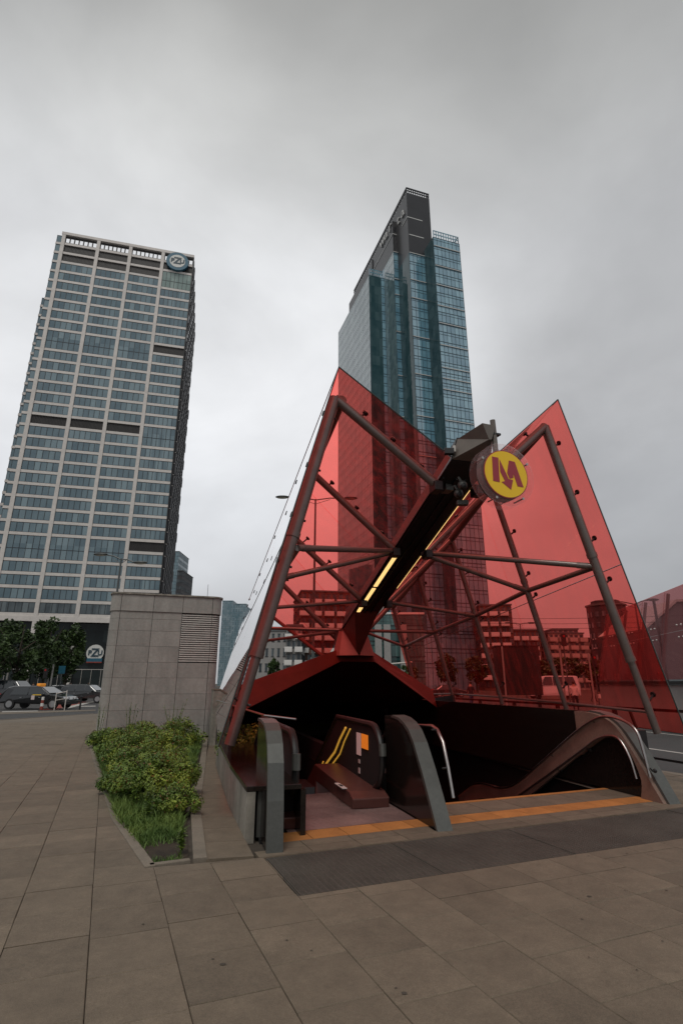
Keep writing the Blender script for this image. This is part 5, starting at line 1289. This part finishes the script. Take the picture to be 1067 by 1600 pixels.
# bicycles lying by the lawn
def bicycle(px, Y, label):
    p = PD(px, 1070, Y); o = thing('bicycle', label, 'bicycle', T(p.x, p.y, 0, R(10)), 'bicycles by the lawn')
    for x in (-.52, .52):
        mb = MB(); mb.tube([(x + .33 * math.cos(2 * math.pi * k / 20), 0, .34 + .33 * math.sin(2 * math.pi * k / 20)) for k in range(21)], .02, 6); mb.build('wheel', Mt['rubber'], o)
    mb = MB(); mb.tube([(-.52, 0, .34), (-.1, 0, .34), (.38, 0, .85), (-.25, 0, .85), (-.1, 0, .34)], .02, 6); mb.tube([(.52, 0, .34), (.38, 0, 1.0)], .02, 6); mb.tube([(-.52, 0, .34), (-.25, 0, .85)], .015, 6); mb.build('frame', Mt['white'], o)
    mb = MB(); mb.tube([(.38, -.25, 1.02), (.38, .25, 1.02)], .015, 6); mb.build('handlebar', Mt['rubber'], o); MB().box(-.38, -.15, -.06, .06, .92, .97).build('saddle', Mt['rubber'], o)
bicycle(668, 26.5, 'left of the two bicycles behind the wall under the last rib'); bicycle(683, 27.2, 'right of the two bicycles, beside the edge of the lawn')

# ================================================================== TREES
def leaf_cloud(n, rx, ry, rz_, size, seed, clumps=26, hollow=.45, m='leafd', zc=0.0, flat=False):
    r = random.Random(seed); mb = MB(); mb.norecalc = True; cl = []
    for _ in range(clumps):
        while True:
            x, y, z = r.uniform(-1, 1), r.uniform(-1, 1), r.uniform(-1, 1)
            q = x * x + y * y + z * z
            if hollow * .5 < q < 1: break
        cl.append((x * .82, y * .82, z * .86, r.uniform(.16, .34)))
    for i in range(n):
        c = cl[r.randrange(clumps)]; 
        while True:
            u = Vector((r.gauss(0, 1), r.gauss(0, 1), r.gauss(0, 1)))
            if u.length > .1: break
        u.normalize(); rad = c[3] * (r.random() ** .35)
        p = Vector(((c[0] + u.x * rad) * rx, (c[1] + u.y * rad) * ry, (c[2] + u.z * rad * .8) * rz_ + zc))
        a = Vector((r.gauss(0, 1), r.gauss(0, 1), r.gauss(0, .6))).normalized(); b = a.cross(Vector((r.gauss(0, 1), r.gauss(0, 1), r.gauss(0, 1)))).normalized()
        s_ = size * r.uniform(.6, 1.35); mb.face([p - a * s_, p + b * s_ * .55, p + a * s_, p - b * s_ * .55])
    return mb
def tree(px, Y, ytop, ybot, wpx, label, seed, n=2600, group='trees along the street', m='leafd'):
    p = PD(px, 1075, Y); zt_ = PD(px, ytop, Y).z; w_ = wpx * Y / FPX / 2; zb_ = 1.6
    o = thing('leafy_tree', label, 'tree', T(p.x, p.y, 0), group)
    hz = (zt_ - zb_) / 2
    mb = MB(); mb.tube([(0, 0, 0), (.05, 0, zt_ * .3), (-.05, .1, zt_ * .55), (0, 0, zt_ * .85)], [.22, .17, .12, .04], 8)
    r = random.Random(seed)
    for k in range(7):
        a = r.uniform(0, 6.28); z = zt_ * r.uniform(.25, .6); mb.tube([(0, 0, z), (math.cos(a) * w_ * .4, math.sin(a) * w_ * .4, z + hz * .35), (math.cos(a) * w_ * .7, math.sin(a) * w_ * .7, z + hz * .75)], [.08, .05, .02], 6)
    mb.build('trunk', Mt['bark'], o)
    c = leaf_cloud(n, w_, w_, hz, .16 * Y / 50, seed, 34, zc=zb_ + hz); c.build('crown', Mt[m], o)
tree(22, 56, 958, 1070, 108, 'big dark green tree at the left edge in front of the cream tower', 1, 6500)
tree(66, 62, 965, 1070, 66, 'dark tree partly behind the big tree at the left edge', 2, 4200)
tree(100, 66, 968, 1072, 50, 'smaller loose tree just left of the tower entrance pillar', 3, 3200)
tree(-20, 50, 985, 1070, 60, 'tree cut off by the left edge of the picture', 4, 2600)
for k, (x, Y, yt, w_, lb) in enumerate(((846, 110, 1032, 40, 'low dark tree left of the white van behind red glass'), (892, 115, 1024, 50, 'round tree in front of the beige balcony block'), (935, 112, 1030, 44, 'tree between the beige block and the octagonal tower'), (972, 105, 1012, 50, 'tree at the foot of the octagonal tower'),
                                       (820, 105, 1036, 36, 'dark bush like tree behind the black kiosk'), (428, 80, 1028, 20, 'small tree behind the left glass wall'), (640, 85, 1034, 26, 'small tree behind the bent steel frame'), (745, 100, 1025, 40, 'tree behind the second red rib'), (700, 105, 1018, 40, 'tree behind the third red rib'))):
    tree(x, Y, yt, 1070, w_, lb, 10 + k, 1300)

# ================================================================== PLANTER PLANTS
# ground cover: grass and weeds, one mass
def inbed(x, y):
    def left(p, q): return (q[0] - p[0]) * (y - p[1]) - (q[1] - p[1]) * (x - p[0])
    lx = alongx([(-1.75, 5.72), (-2.84, 7.55), (-7.2, 16.8), (-7.3, 17.2)], y); rx = alongx([(-1.50, 5.86), (-2.12, 8.2), (-3.05, 12.4), (-4.3, 18.0)], y)
    return lx + .04 < x < rx - .02
gr = MB(); gr.norecalc = True; r = random.Random(11)
n = 0
while n < 60000:
    y = 5.8 + 11.6 * (r.random() ** 1.25); x = r.uniform(-7.4, -1.4)
    if not inbed(x, y): continue
    patch = math.exp(-(((x + 1.78) / .34) ** 2 + ((y - 6.25) / .42) ** 2))
    if r.random() < patch * 1.3: n += .2; continue
    n += 1
    h = (.015 + .055 * r.random()) * (1 + min(1, (y - 5.8) / 2.0) * 1.5)
    if r.random() < .02: h *= 1.8
    w_ = .0018 + .0022 * r.random() + .0004 * y
    a = r.uniform(0, 6.28); d = Vector((math.cos(a), math.sin(a), 0)); ln = Vector((r.gauss(0, .45), r.gauss(0, .45), 1)).normalized() * h
    p = Vector((x, y, -.02)); q = p + ln * .55; t_ = p + ln + Vector((ln.x, ln.y, 0)) * .5
    gr.face([p - d * w_, p + d * w_, q + d * w_ * .8, q - d * w_ * .8]); gr.face([q - d * w_ * .8, q + d * w_ * .8, t_])
o = gr.build('grass', Mt['grass']); tag(o, 'green grass and weeds filling the planter and thinning to bare soil at its front', 'grass', kind='stuff')
def leafmass(name, centers, n, size, m, seed, squash=.75):
    r = random.Random(seed); mb = MB(); mb.norecalc = True
    for i in range(n):
        c = centers[r.randrange(len(centers))]
        u = Vector((r.gauss(0, 1), r.gauss(0, 1), r.gauss(0, 1))).normalized(); rad = r.random() ** .28
        p = Vector((c[0] + u.x * c[3] * rad, c[1] + u.y * c[3] * rad, max(.03, c[2] + u.z * c[4] * rad)))
        nrm = (u + Vector((r.gauss(0, .5), r.gauss(0, .5), r.gauss(0.4, .5)))).normalized()
        a = nrm.cross(Vector((r.gauss(0, 1), r.gauss(0, 1), r.gauss(0, 1)))).normalized(); b = nrm.cross(a)
        s_ = size * r.uniform(.6, 1.3)
        mb.face([p - a * s_, p - a * s_ * .2 + b * s_ * .48 + nrm * s_ * .15, p + a * s_ * .9, p - a * s_ * .1 - b * s_ * .48 + nrm * s_ * .15], 0 if r.random() > .07 else 1)
    return mb
def shrub(label, x, y, R_, h, seed, n, name='leafy_shrub', group='shrubs in the planter', leaf=.035, m=('leafs', 'leafr'), stems=14):
    o = thing(name, label, 'shrub', T(x, y, 0), group); r = random.Random(seed)
    cs_ = []
    for k in range(46):
        a = r.uniform(0, 6.28); rr = R_ * math.sqrt(r.random()) * .86; hz = h * (1 - (rr / R_) ** 2 * .55) * r.uniform(.55, .95)
        cs_.append((math.cos(a) * rr, math.sin(a) * rr, hz - h * .14, R_ * r.uniform(.16, .30), h * r.uniform(.14, .24)))
    leafmass('l', cs_, n, leaf, m, seed).build('foliage', [Mt[m[0]], Mt[m[1]]], o)
    mb = MB()
    for k in range(stems):
        a = r.uniform(0, 6.28); rr = R_ * r.uniform(.2, .7); mb.tube([(math.cos(a) * .05, math.sin(a) * .05, -.02), (math.cos(a) * rr * .5, math.sin(a) * rr * .5, h * .45), (math.cos(a) * rr, math.sin(a) * rr, h * .8)], [.010, .007, .003], 4)
    mb.build('stem', Mt['bark'], o); return o
shrub('big round yellow green shrub at the front of the planter', -2.72, 8.75, .66, .74, 21, 19000, leaf=.021)
shrub('small low shrub at the right kerb in front of the big round shrub', -2.12, 7.75, .34, .42, 31, 5200, leaf=.019)
shrub('yellowish low shrub just behind the big round shrub', -3.35, 10.3, .72, .70, 22, 14000, leaf=.023)
shrub('dark green ragged shrub on the left side of the planter', -3.30, 9.2, .42, .48, 23, 9000, leaf=.021, m=('leafs', 'leafs'))
shrub('yellow topped shrub in the middle of the planter before the vent block', -4.1, 12.3, .92, .78, 24, 12000, leaf=.026)
shrub('green shrub left of the yellow topped one', -4.75, 12.7, .60, .60, 25, 7000, leaf=.026, m=('leafs', 'leafs'))
shrub('rear shrub against the vent block near the louvre side', -4.35, 15.3, .75, .80, 26, 7000, leaf=.03)
shrub('rear shrub against the vent block in its middle', -5.35, 15.3, .85, .70, 27, 7000, leaf=.03)
shrub('rear left shrub reaching the corner of the vent block', -6.15, 15.3, .5, .55, 28, 4200, leaf=.03, m=('leafs', 'leafs'))
shrub('green shrub seen between the tube foot and the left balustrade', -1.95, 11.6, .55, .95, 29, 3600, leaf=.03, m=('leafs', 'leafs'))
def weed(x, y, h, seed, label):
    o = thing('tall_weed', label, 'plant', T(x, y, 0), 'tall weeds in the planter'); r = random.Random(seed); mb = MB(); lf = MB(); lf.norecalc = True
    for k in range(7):
        a = r.uniform(0, 6.28); tx, ty = math.cos(a) * h * .3 * r.random(), math.sin(a) * h * .3 * r.random(); hh = h * r.uniform(.7, 1)
        mb.tube([(tx * .2, ty * .2, -.02), (tx * .6, ty * .6, hh * .6), (tx, ty, hh)], [.006, .004, .002], 4)
        for j in range(44):
            f = r.uniform(.2, 1); p = Vector((tx * f, ty * f, hh * f)); d = Vector((r.gauss(0, 1), r.gauss(0, 1), r.gauss(.2, .5))).normalized(); b = d.cross(Vector((0, 0, 1))).normalized(); s_ = .055 * r.uniform(.5, 1.2)
            lf.face([p, p + d * s_ * .5 + b * s_ * .2, p + d * s_, p + d * s_ * .5 - b * s_ * .2])
    mb.build('stem', Mt['grass'], o); lf.build('foliage', Mt['leafs'], o)
for k, (x, y, h, lb) in enumerate(((-4.75, 16.4, 1.25, 'tall weed against the vent wall below the louvres'), (-5.25, 14.4, 1.15, 'tall weed right of the middle of the planter back'), (-6.9, 16.5, 1.1, 'tall weed at the left corner of the vent block'), (-4.0, 13.6, 1.1, 'tall weed behind the yellow topped shrub'),
                                  (-2.75, 8.05, .45, 'small weed between the dark ragged shrub and the big round one'), (-1.60, 6.15, .22, 'bright green weed at the front right corner of the planter'), (-2.35, 7.4, .40, 'weed in the grass before the big round shrub'))):
    weed(x, y, h, 40 + k, lb)

# ================================================================== CARS
def car(label, M, paint, L=4.5, Wd=1.8, H_=1.45, kind='sedan', group=None, taxi=False):
    o = thing('parked_car' if not taxi else 'taxi', label, 'taxi' if taxi else ('van' if kind == 'van' else 'car'), M, group); hl = L / 2; hw = Wd / 2
    if kind == 'van': prof = [(-hl, .35), (-hl, .95), (-hl + .05, H_ * .62), (-hl + .12, H_ * .97), (-hl + .4, H_), (hl - 1.9, H_), (hl - 1.45, H_ * .96), (hl - .75, H_ * .60), (hl - .08, H_ * .52), (hl, .55), (hl - .02, .30)]
    elif kind == 'suv': prof = [(-hl, .40), (-hl + .03, .95), (-hl + .25, H_ * .90), (-hl + .6, H_), (hl - 2.1, H_), (hl - 1.7, H_ * .95), (hl - 1.05, H_ * .64), (hl - .15, H_ * .57), (hl, .75), (hl - .02, .35)]
    elif kind == 'hatch': prof = [(-hl, .38), (-hl + .02, .85), (-hl + .45, H_ * .93), (-hl + .9, H_), (.1, H_), (.45, H_ * .96), (1.15, H_ * .66), (hl - .25, H_ * .54), (hl, .55), (hl - .02, .28)]
    else: prof = [(-hl, .38), (-hl + .03, .88), (-hl + .55, .95), (-hl + 1.25, H_ * .97), (-.2, H_), (.35, H_ * .96), (1.1, H_ * .66), (hl - .25, H_ * .53), (hl, .55), (hl - .02, .28)]
    belt = H_ * .60
    mb = MB(); n = len(prof)
    for ws, zs in ((1, 1),):
        def wsec(z): return hw * (1.0 if z < belt else 1.0 - .22 * (z - belt) / (H_ - belt)) * (0.94 if z < .42 else 1)
        A_ = [P3(x, -wsec(z), z) for x, z in prof]; B_ = [P3(x, wsec(z), z) for x, z in prof]
        mb.hexa(A_, B_)
    ob = mb.build('body', Mt[paint], o, bevel=.07); ob.modifiers['bevel'].angle_limit = R(20)
    # side windows: one per door
    top = H_ - .10
    xr = {'van': (-hl + .35, hl - 1.3), 'suv': (-hl + .55, hl - 1.25), 'hatch': (-hl + .75, .95), 'sedan': (-hl + 1.0, .95)}[kind]
    nw = 3 if kind in ('van', 'suv') else 2
    for sgn in (-1, 1):
        for k in range(nw):
            x0 = xr[0] + (xr[1] - xr[0]) * k / nw + .04; x1 = xr[0] + (xr[1] - xr[0]) * (k + 1) / nw - .04
            cut0 = .22 if k == 0 else 0; cut1 = .42 if k == nw - 1 else 0
            yb_, yt_ = wsec(belt + .03) + .006, wsec(top) + .006
            q = [P3(x0, sgn * yb_, belt + .03), P3(x1, sgn * yb_, belt + .03), P3(x1 - cut1, sgn * yt_, top), P3(x0 + cut0, sgn * yt_, top)]
            mb = MB(); mb.hexa(q, [p + Vector((0, -sgn * .03, 0)) for p in q]); mb.build('side_window', Mt['carglass'], o)
    ws_ = [(a, b) for a, b in zip(prof, prof[1:]) if a[1] > belt and b[1] <= H_ * .67 and b[0] > 0]
    if ws_:
        (xa, za), (xb, zb_) = ws_[0]; q = [P3(xa + .03, -wsec(za) * .93, za - .02), P3(xa + .03, wsec(za) * .93, za - .02), P3(xb - .04, hw * .93, zb_ + .04), P3(xb - .04, -hw * .93, zb_ + .04)]
        up_ = Vector((.012, 0, .02)); mb = MB(); mb.hexa([p + up_ for p in q], [p - up_ for p in q]); mb.build('windscreen', Mt['carglass'], o)
    for sx in (-hl + .85, hl - .85):
        for sy in (-1, 1):
            y0 = sy * (hw - .18); y1 = sy * (hw + .012)
            mb = MB(); mb.tube([(sx, y0, .33), (sx, y1, .33)], .33, 18); w = mb.build('wheel', Mt['rubber'], o)
            mb = MB(); mb.tube([(0, 0, 0), (0, sy * .012, 0)], .21, 14); rim = mb.mesh('rim', Mt['hub']); ro_ = inst(rim, 'rim', w, (sx, y1 + sy * .001, .33))
            mb = MB(); mb.tube([(sx, sy * (hw + .001), .36), (sx, sy * (hw + .004), .36)], .39, 18); 
    for sy in (-1, 1):
        MB().box(hl - .22, hl - .02, sy * (hw - .42) - .14, sy * (hw - .42) + .14, .62, .74).build('headlight', Mt['headlamp'], o)
        MB().box(-hl - .01, -hl + .16, sy * (hw - .2) - .14, sy * (hw - .2) + .14, .78, .98).build('tail_lamp', Mt['redlamp'], o)
        mb = MB(); mb.sphere((.75 if kind != 'van' else hl - 1.35, sy * (hw + .08), belt + .06), .11, 8, 6, sc=(.7, 1, .8)); mb.build('mirror', Mt[paint], o)
    for k in range(2): 
        MB().box(xr[0] + (xr[1] - xr[0]) * (k + 1) / 2 - .5, xr[0] + (xr[1] - xr[0]) * (k + 1) / 2 - .36, -hw - .012, -hw + .01, belt - .14, belt - .11).build('door_handle', Mt['hub'], o)
    if taxi:
        MB().box(-.15, .12, -.32, .32, H_ + .0, H_ + .16).build('roof_sign', Mt['taxi'], o, bevel=.03)
        MB().box(.05, .75, -hw - .014, -hw - .002, belt + .005, belt + .05).build('door_stripe', Mt['yellow'], o)
        MB().box(-.02, .20, -hw - .014, -hw - .002, .60, .86).build('door_badge', Mt['paperw'], o)
    return o
def place(px, py_base, z=0): g_ = G(px, py_base); return g_.x, g_.y
x, y = place(48, 1108.5); car('black estate taxi with orange roof sign nearest the crossing', T(x, y + .9, 0, R(-3)), 'carblack', 4.6, 1.8, 1.45, 'hatch', 'cars on the street at the left', True)
x, y = place(8, 1098); car('black minivan behind the taxi at the left edge', T(x - .6, y + 1.2, 0, R(-2)), 'cargrey', 5.1, 1.9, 1.9, 'van', 'cars on the street at the left')
x, y = place(76, 1092); car('white car behind the taxi bonnet', T(x, y + 4, 0, R(-8)), 'carwhite', 4.5, 1.8, 1.45, 'sedan', 'cars on the street at the left')
x, y = place(78, 1083); car('white coupe farthest back under the trees', T(x, y + 2, 0, R(172)), 'carwhite', 4.4, 1.8, 1.32, 'sedan', 'cars on the street at the left')
x, y = place(128, 1098.5); car('dark grey hatchback with red tail lamp left of the vent block', T(x, y + .9, 0, R(2)), 'cargrey', 4.2, 1.8, 1.55, 'suv', 'cars on the street at the left')
x, y = place(87, 1097); car('dark car hidden behind the taxi front', T(x, y + 2, 0, R(-5)), 'carblack', 4.3, 1.8, 1.4, 'hatch', 'cars on the street at the left')
p = PD(862, 1075, 62); car('white delivery van seen through the red glass beyond the railing', T(p.x, p.y, 0, R(178)), 'carwhite', 5.4, 2.0, 2.4, 'van', 'vehicles on the road behind the red glass')
p = PD(700, 1075, 70); car('dark car behind the red glass left of the kiosk', T(p.x, p.y, 0, R(5)), 'cargrey', 4.4, 1.8, 1.45, 'sedan', 'vehicles on the road behind the red glass')
p = PD(405, 1075, 75); car('grey car seen between the left glass wall and the hood', T(p.x, p.y, 0, R(15)), 'cargrey', 4.4, 1.8, 1.45, 'sedan', 'vehicles behind the left glass wall')
p = PD(428, 1072, 88); car('white car seen under the left roof glass', T(p.x, p.y, 0, R(10)), 'carwhite', 4.4, 1.8, 1.45, 'hatch', 'vehicles behind the left glass wall')
# small street furniture on the left
g_ = G(65, 1109)
bo = thing('striped_bollard', 'red and white plastic bollard before the taxi front wheel', 'bollard', T(g_.x, g_.y, 0))
for k in range(4): mb = MB(); mb.tube([(0, 0, .02 + k * .19), (0, 0, .21 + k * .19)], .10 - .006 * k, 10); mb.build('band', Mt['redlane' if k % 2 == 0 else 'white'], bo)
g_ = G(125, 1109); bk = thing('black_bollard', 'slim black bollard left of the vent block', 'bollard', T(g_.x, g_.y, 0))
mb = MB(); mb.tube([(0, 0, 0), (0, 0, .75)], .055, 10); mb.build('post', Mt['rubber'], bk); mb = MB(); mb.sphere((0, 0, .78), .075, 10, 6); mb.build('knob', Mt['rubber'], bk)
g_ = G(85, 1110); g2 = G(101, 1110)
ra = thing('guard_rail', 'short grey tubular guard rail beside the red cycle lane', 'railing', T(g_.x, g_.y, 0)); dv_ = Vector((g2.x - g_.x, g2.y - g_.y, 0))
mb = MB(); mb.tube([(0, 0, 0), (0, 0, 1.05)], .03, 8); mb.build('railing_post', Mt['louvre'], ra); mb = MB(); mb.tube([dv_, dv_ + Vector((0, 0, 1.2))], .03, 8); mb.build('railing_post', Mt['louvre'], ra)
mb = MB(); mb.tube([(0, 0, 1.0), dv_ + Vector((0, 0, 1.12))], .025, 8); mb.tube([(0, 0, .6), dv_ + Vector((0, 0, .7))], .02, 8); mb.build('top_rail', Mt['louvre'], ra)
g_ = PD(97, 1050, 60); si = thing('blue_sign', 'small blue traffic sign on the mast under the left trees', 'sign', T(g_.x, g_.y, 0)); MB().box(-.35, .35, -.04, 0, 2.6, 3.4).build('panel', Mt['pzublue'], si); mb = MB(); mb.tube([(0, .05, 0), (0, .05, 3.4)], .05, 8); mb.build('post', Mt['lamp'], si)

# ================================================================== PEOPLE (skin-modified skeletons)
def person(x, y, face, top, legs, label, stride=.18, bag=None, h=1.72, hairm='hair'):
    o = thing('person', label, 'person', T(x, y, 0, face)); k = h / 1.72
    J = dict(pel=(0, 0, .92), che=(0, .0, 1.28), nek=(0, .0, 1.46), hd=(0, -.02, 1.60), ht=(0, -.01, 1.70), lh=(-.10, 0, .88), lk=(-.11, -stride * .6, .48), la=(-.11, -stride * .9, .08), lf=(-.11, -stride * .9 - .16, .04),
             rh=(.10, 0, .88), rk=(.11, stride * .2, .48), ra=(.11, stride * 1.1, .10), rf=(.11, stride * 1.1 - .14, .04), ls=(-.19, 0, 1.40), le=(-.24, stride * .4, 1.12), lw=(-.25, stride * .1, .88), lfn=(-.25, 0.0, .78),
             rs=(.19, 0, 1.40), re=(.24, -stride * .3, 1.12), rw=(.24, -stride * .9, .90), rfn=(.24, -stride * 1.1, .81))
    rad = dict(pel=.14, che=.145, nek=.055, hd=.088, ht=.065, lh=.09, lk=.062, la=.042, lf=.035, rh=.09, rk=.062, ra=.042, rf=.035, ls=.06, le=.045, lw=.03, lfn=.026, rs=.06, re=.045, rw=.03, rfn=.026)
    E_ = [('pel', 'che'), ('che', 'nek'), ('nek', 'hd'), ('hd', 'ht'), ('pel', 'lh'), ('lh', 'lk'), ('lk', 'la'), ('la', 'lf'), ('pel', 'rh'), ('rh', 'rk'), ('rk', 'ra'), ('ra', 'rf'), ('che', 'ls'), ('ls', 'le'), ('le', 'lw'), ('lw', 'lfn'), ('che', 'rs'), ('rs', 're'), ('re', 'rw'), ('rw', 'rfn')]
    names = list(J); me = bpy.data.meshes.new('body'); me.from_pydata([tuple(c * k for c in J[q]) for q in names], [(names.index(a), names.index(b)) for a, b in E_], [])
    ob = bpy.data.objects.new('body', me); COL.objects.link(ob); ob.parent = o
    sk = ob.modifiers.new('skin', 'SKIN'); ob.modifiers.new('sub', 'SUBSURF').levels = 1; ob.modifiers['sub'].render_levels = 2
    for i, q in enumerate(names):
        v = me.skin_vertices[0].data[i]; v.radius = (rad[q] * k, rad[q] * k); v.use_root = (q == 'pel')
    dg = bpy.context.evaluated_depsgraph_get(); me2 = bpy.data.meshes.new_from_object(ob.evaluated_get(dg)); ob.modifiers.clear(); ob.data = me2
    me2.materials.clear()
    for m in (legs, top, 'skin', 'hair'): me2.materials.append(Mt[m])
    for p in me2.polygons:
        z = p.center.z / k; xx = abs(p.center.x)
        p.material_index = 2 if (z > 1.44 or (xx > .2 and z < 1.0 and z > .7)) else (1 if z > .93 else 0)
        if z < .09: p.material_index = 3
        p.use_smooth = True
    mb = MB(); mb.sphere((0, .012 * k, 1.655 * k), .098 * k, 12, 8, sc=(.95, 1.05, .85)); mb.build('hair', Mt[hairm], o, smooth=True)
    if bag:
        MB().box(.20, .36, -.16, .10, .50, .80).build('bag', Mt[bag], o, bevel=.03)
    return o
Mt['cloth_dark'] = mat('dark cloth', (.02, .022, .028), .9); Mt['cloth_white'] = mat('white cloth', (.65, .6, .56), .9); Mt['cloth_blue'] = mat('blue cloth', (.04, .07, .14), .9); Mt['cloth_yel'] = mat('yellow cloth', (.5, .33, .06), .9)
def pp_(px, Y): p = PD(px, 1075, Y); return p.x, p.y
person(*pp_(735, 37), R(200), 'cloth_dark', 'cloth_blue', 'person in a dark top walking behind the second rib of the red glass')
person(*pp_(896, 33), R(160), 'cloth_white', 'cloth_dark', 'person in a white shirt walking beside the signal pole behind red glass')
person(*pp_(940, 44), R(180), 'cloth_dark', 'cloth_dark', 'person in dark clothes carrying a white bag near the traffic light', bag='cloth_white')
person(*pp_(948, 46), R(150), 'cloth_dark', 'cloth_blue', 'person in dark clothes just right of the one with the white bag')
person(*pp_(925, 52), R(90), 'cloth_dark', 'cloth_dark', 'person in black left of the traffic light behind red glass')
person(*pp_(101, 66), R(180), 'cloth_yel', 'cloth_dark', 'person in a yellow top on the far pavement under the left trees')
person(*pp_(110, 68), R(170), 'cloth_white', 'cloth_blue', 'person in a pale top beside the tower entrance pillar')
person(*pp_(52, 64), R(190), 'cloth_dark', 'cloth_dark', 'person in dark clothes left of the white cars')
person(*pp_(138, 72), R(180), 'cloth_white', 'cloth_dark', 'person in white before the dark lobby of the office tower')
# overhead tram wires on the right
for k, (ya, yb_) in enumerate(((996, 958), (1002, 968), (1008, 976))):
    a = PD(560, ya - 40, 60); b = PD(1120, yb_ + 2, 38); pts = []
    for i in range(13):
        t_ = i / 12; q = a.lerp(b, t_); q.z -= math.sin(math.pi * t_) * .5; pts.append(q)
    tag(MB().tube(pts, .014, 4).build('overhead_wire', Mt['dark']), ['highest', 'middle', 'lowest'][k] + ' of the three thin tram wires crossing the right background', 'wire', 'tram wires')
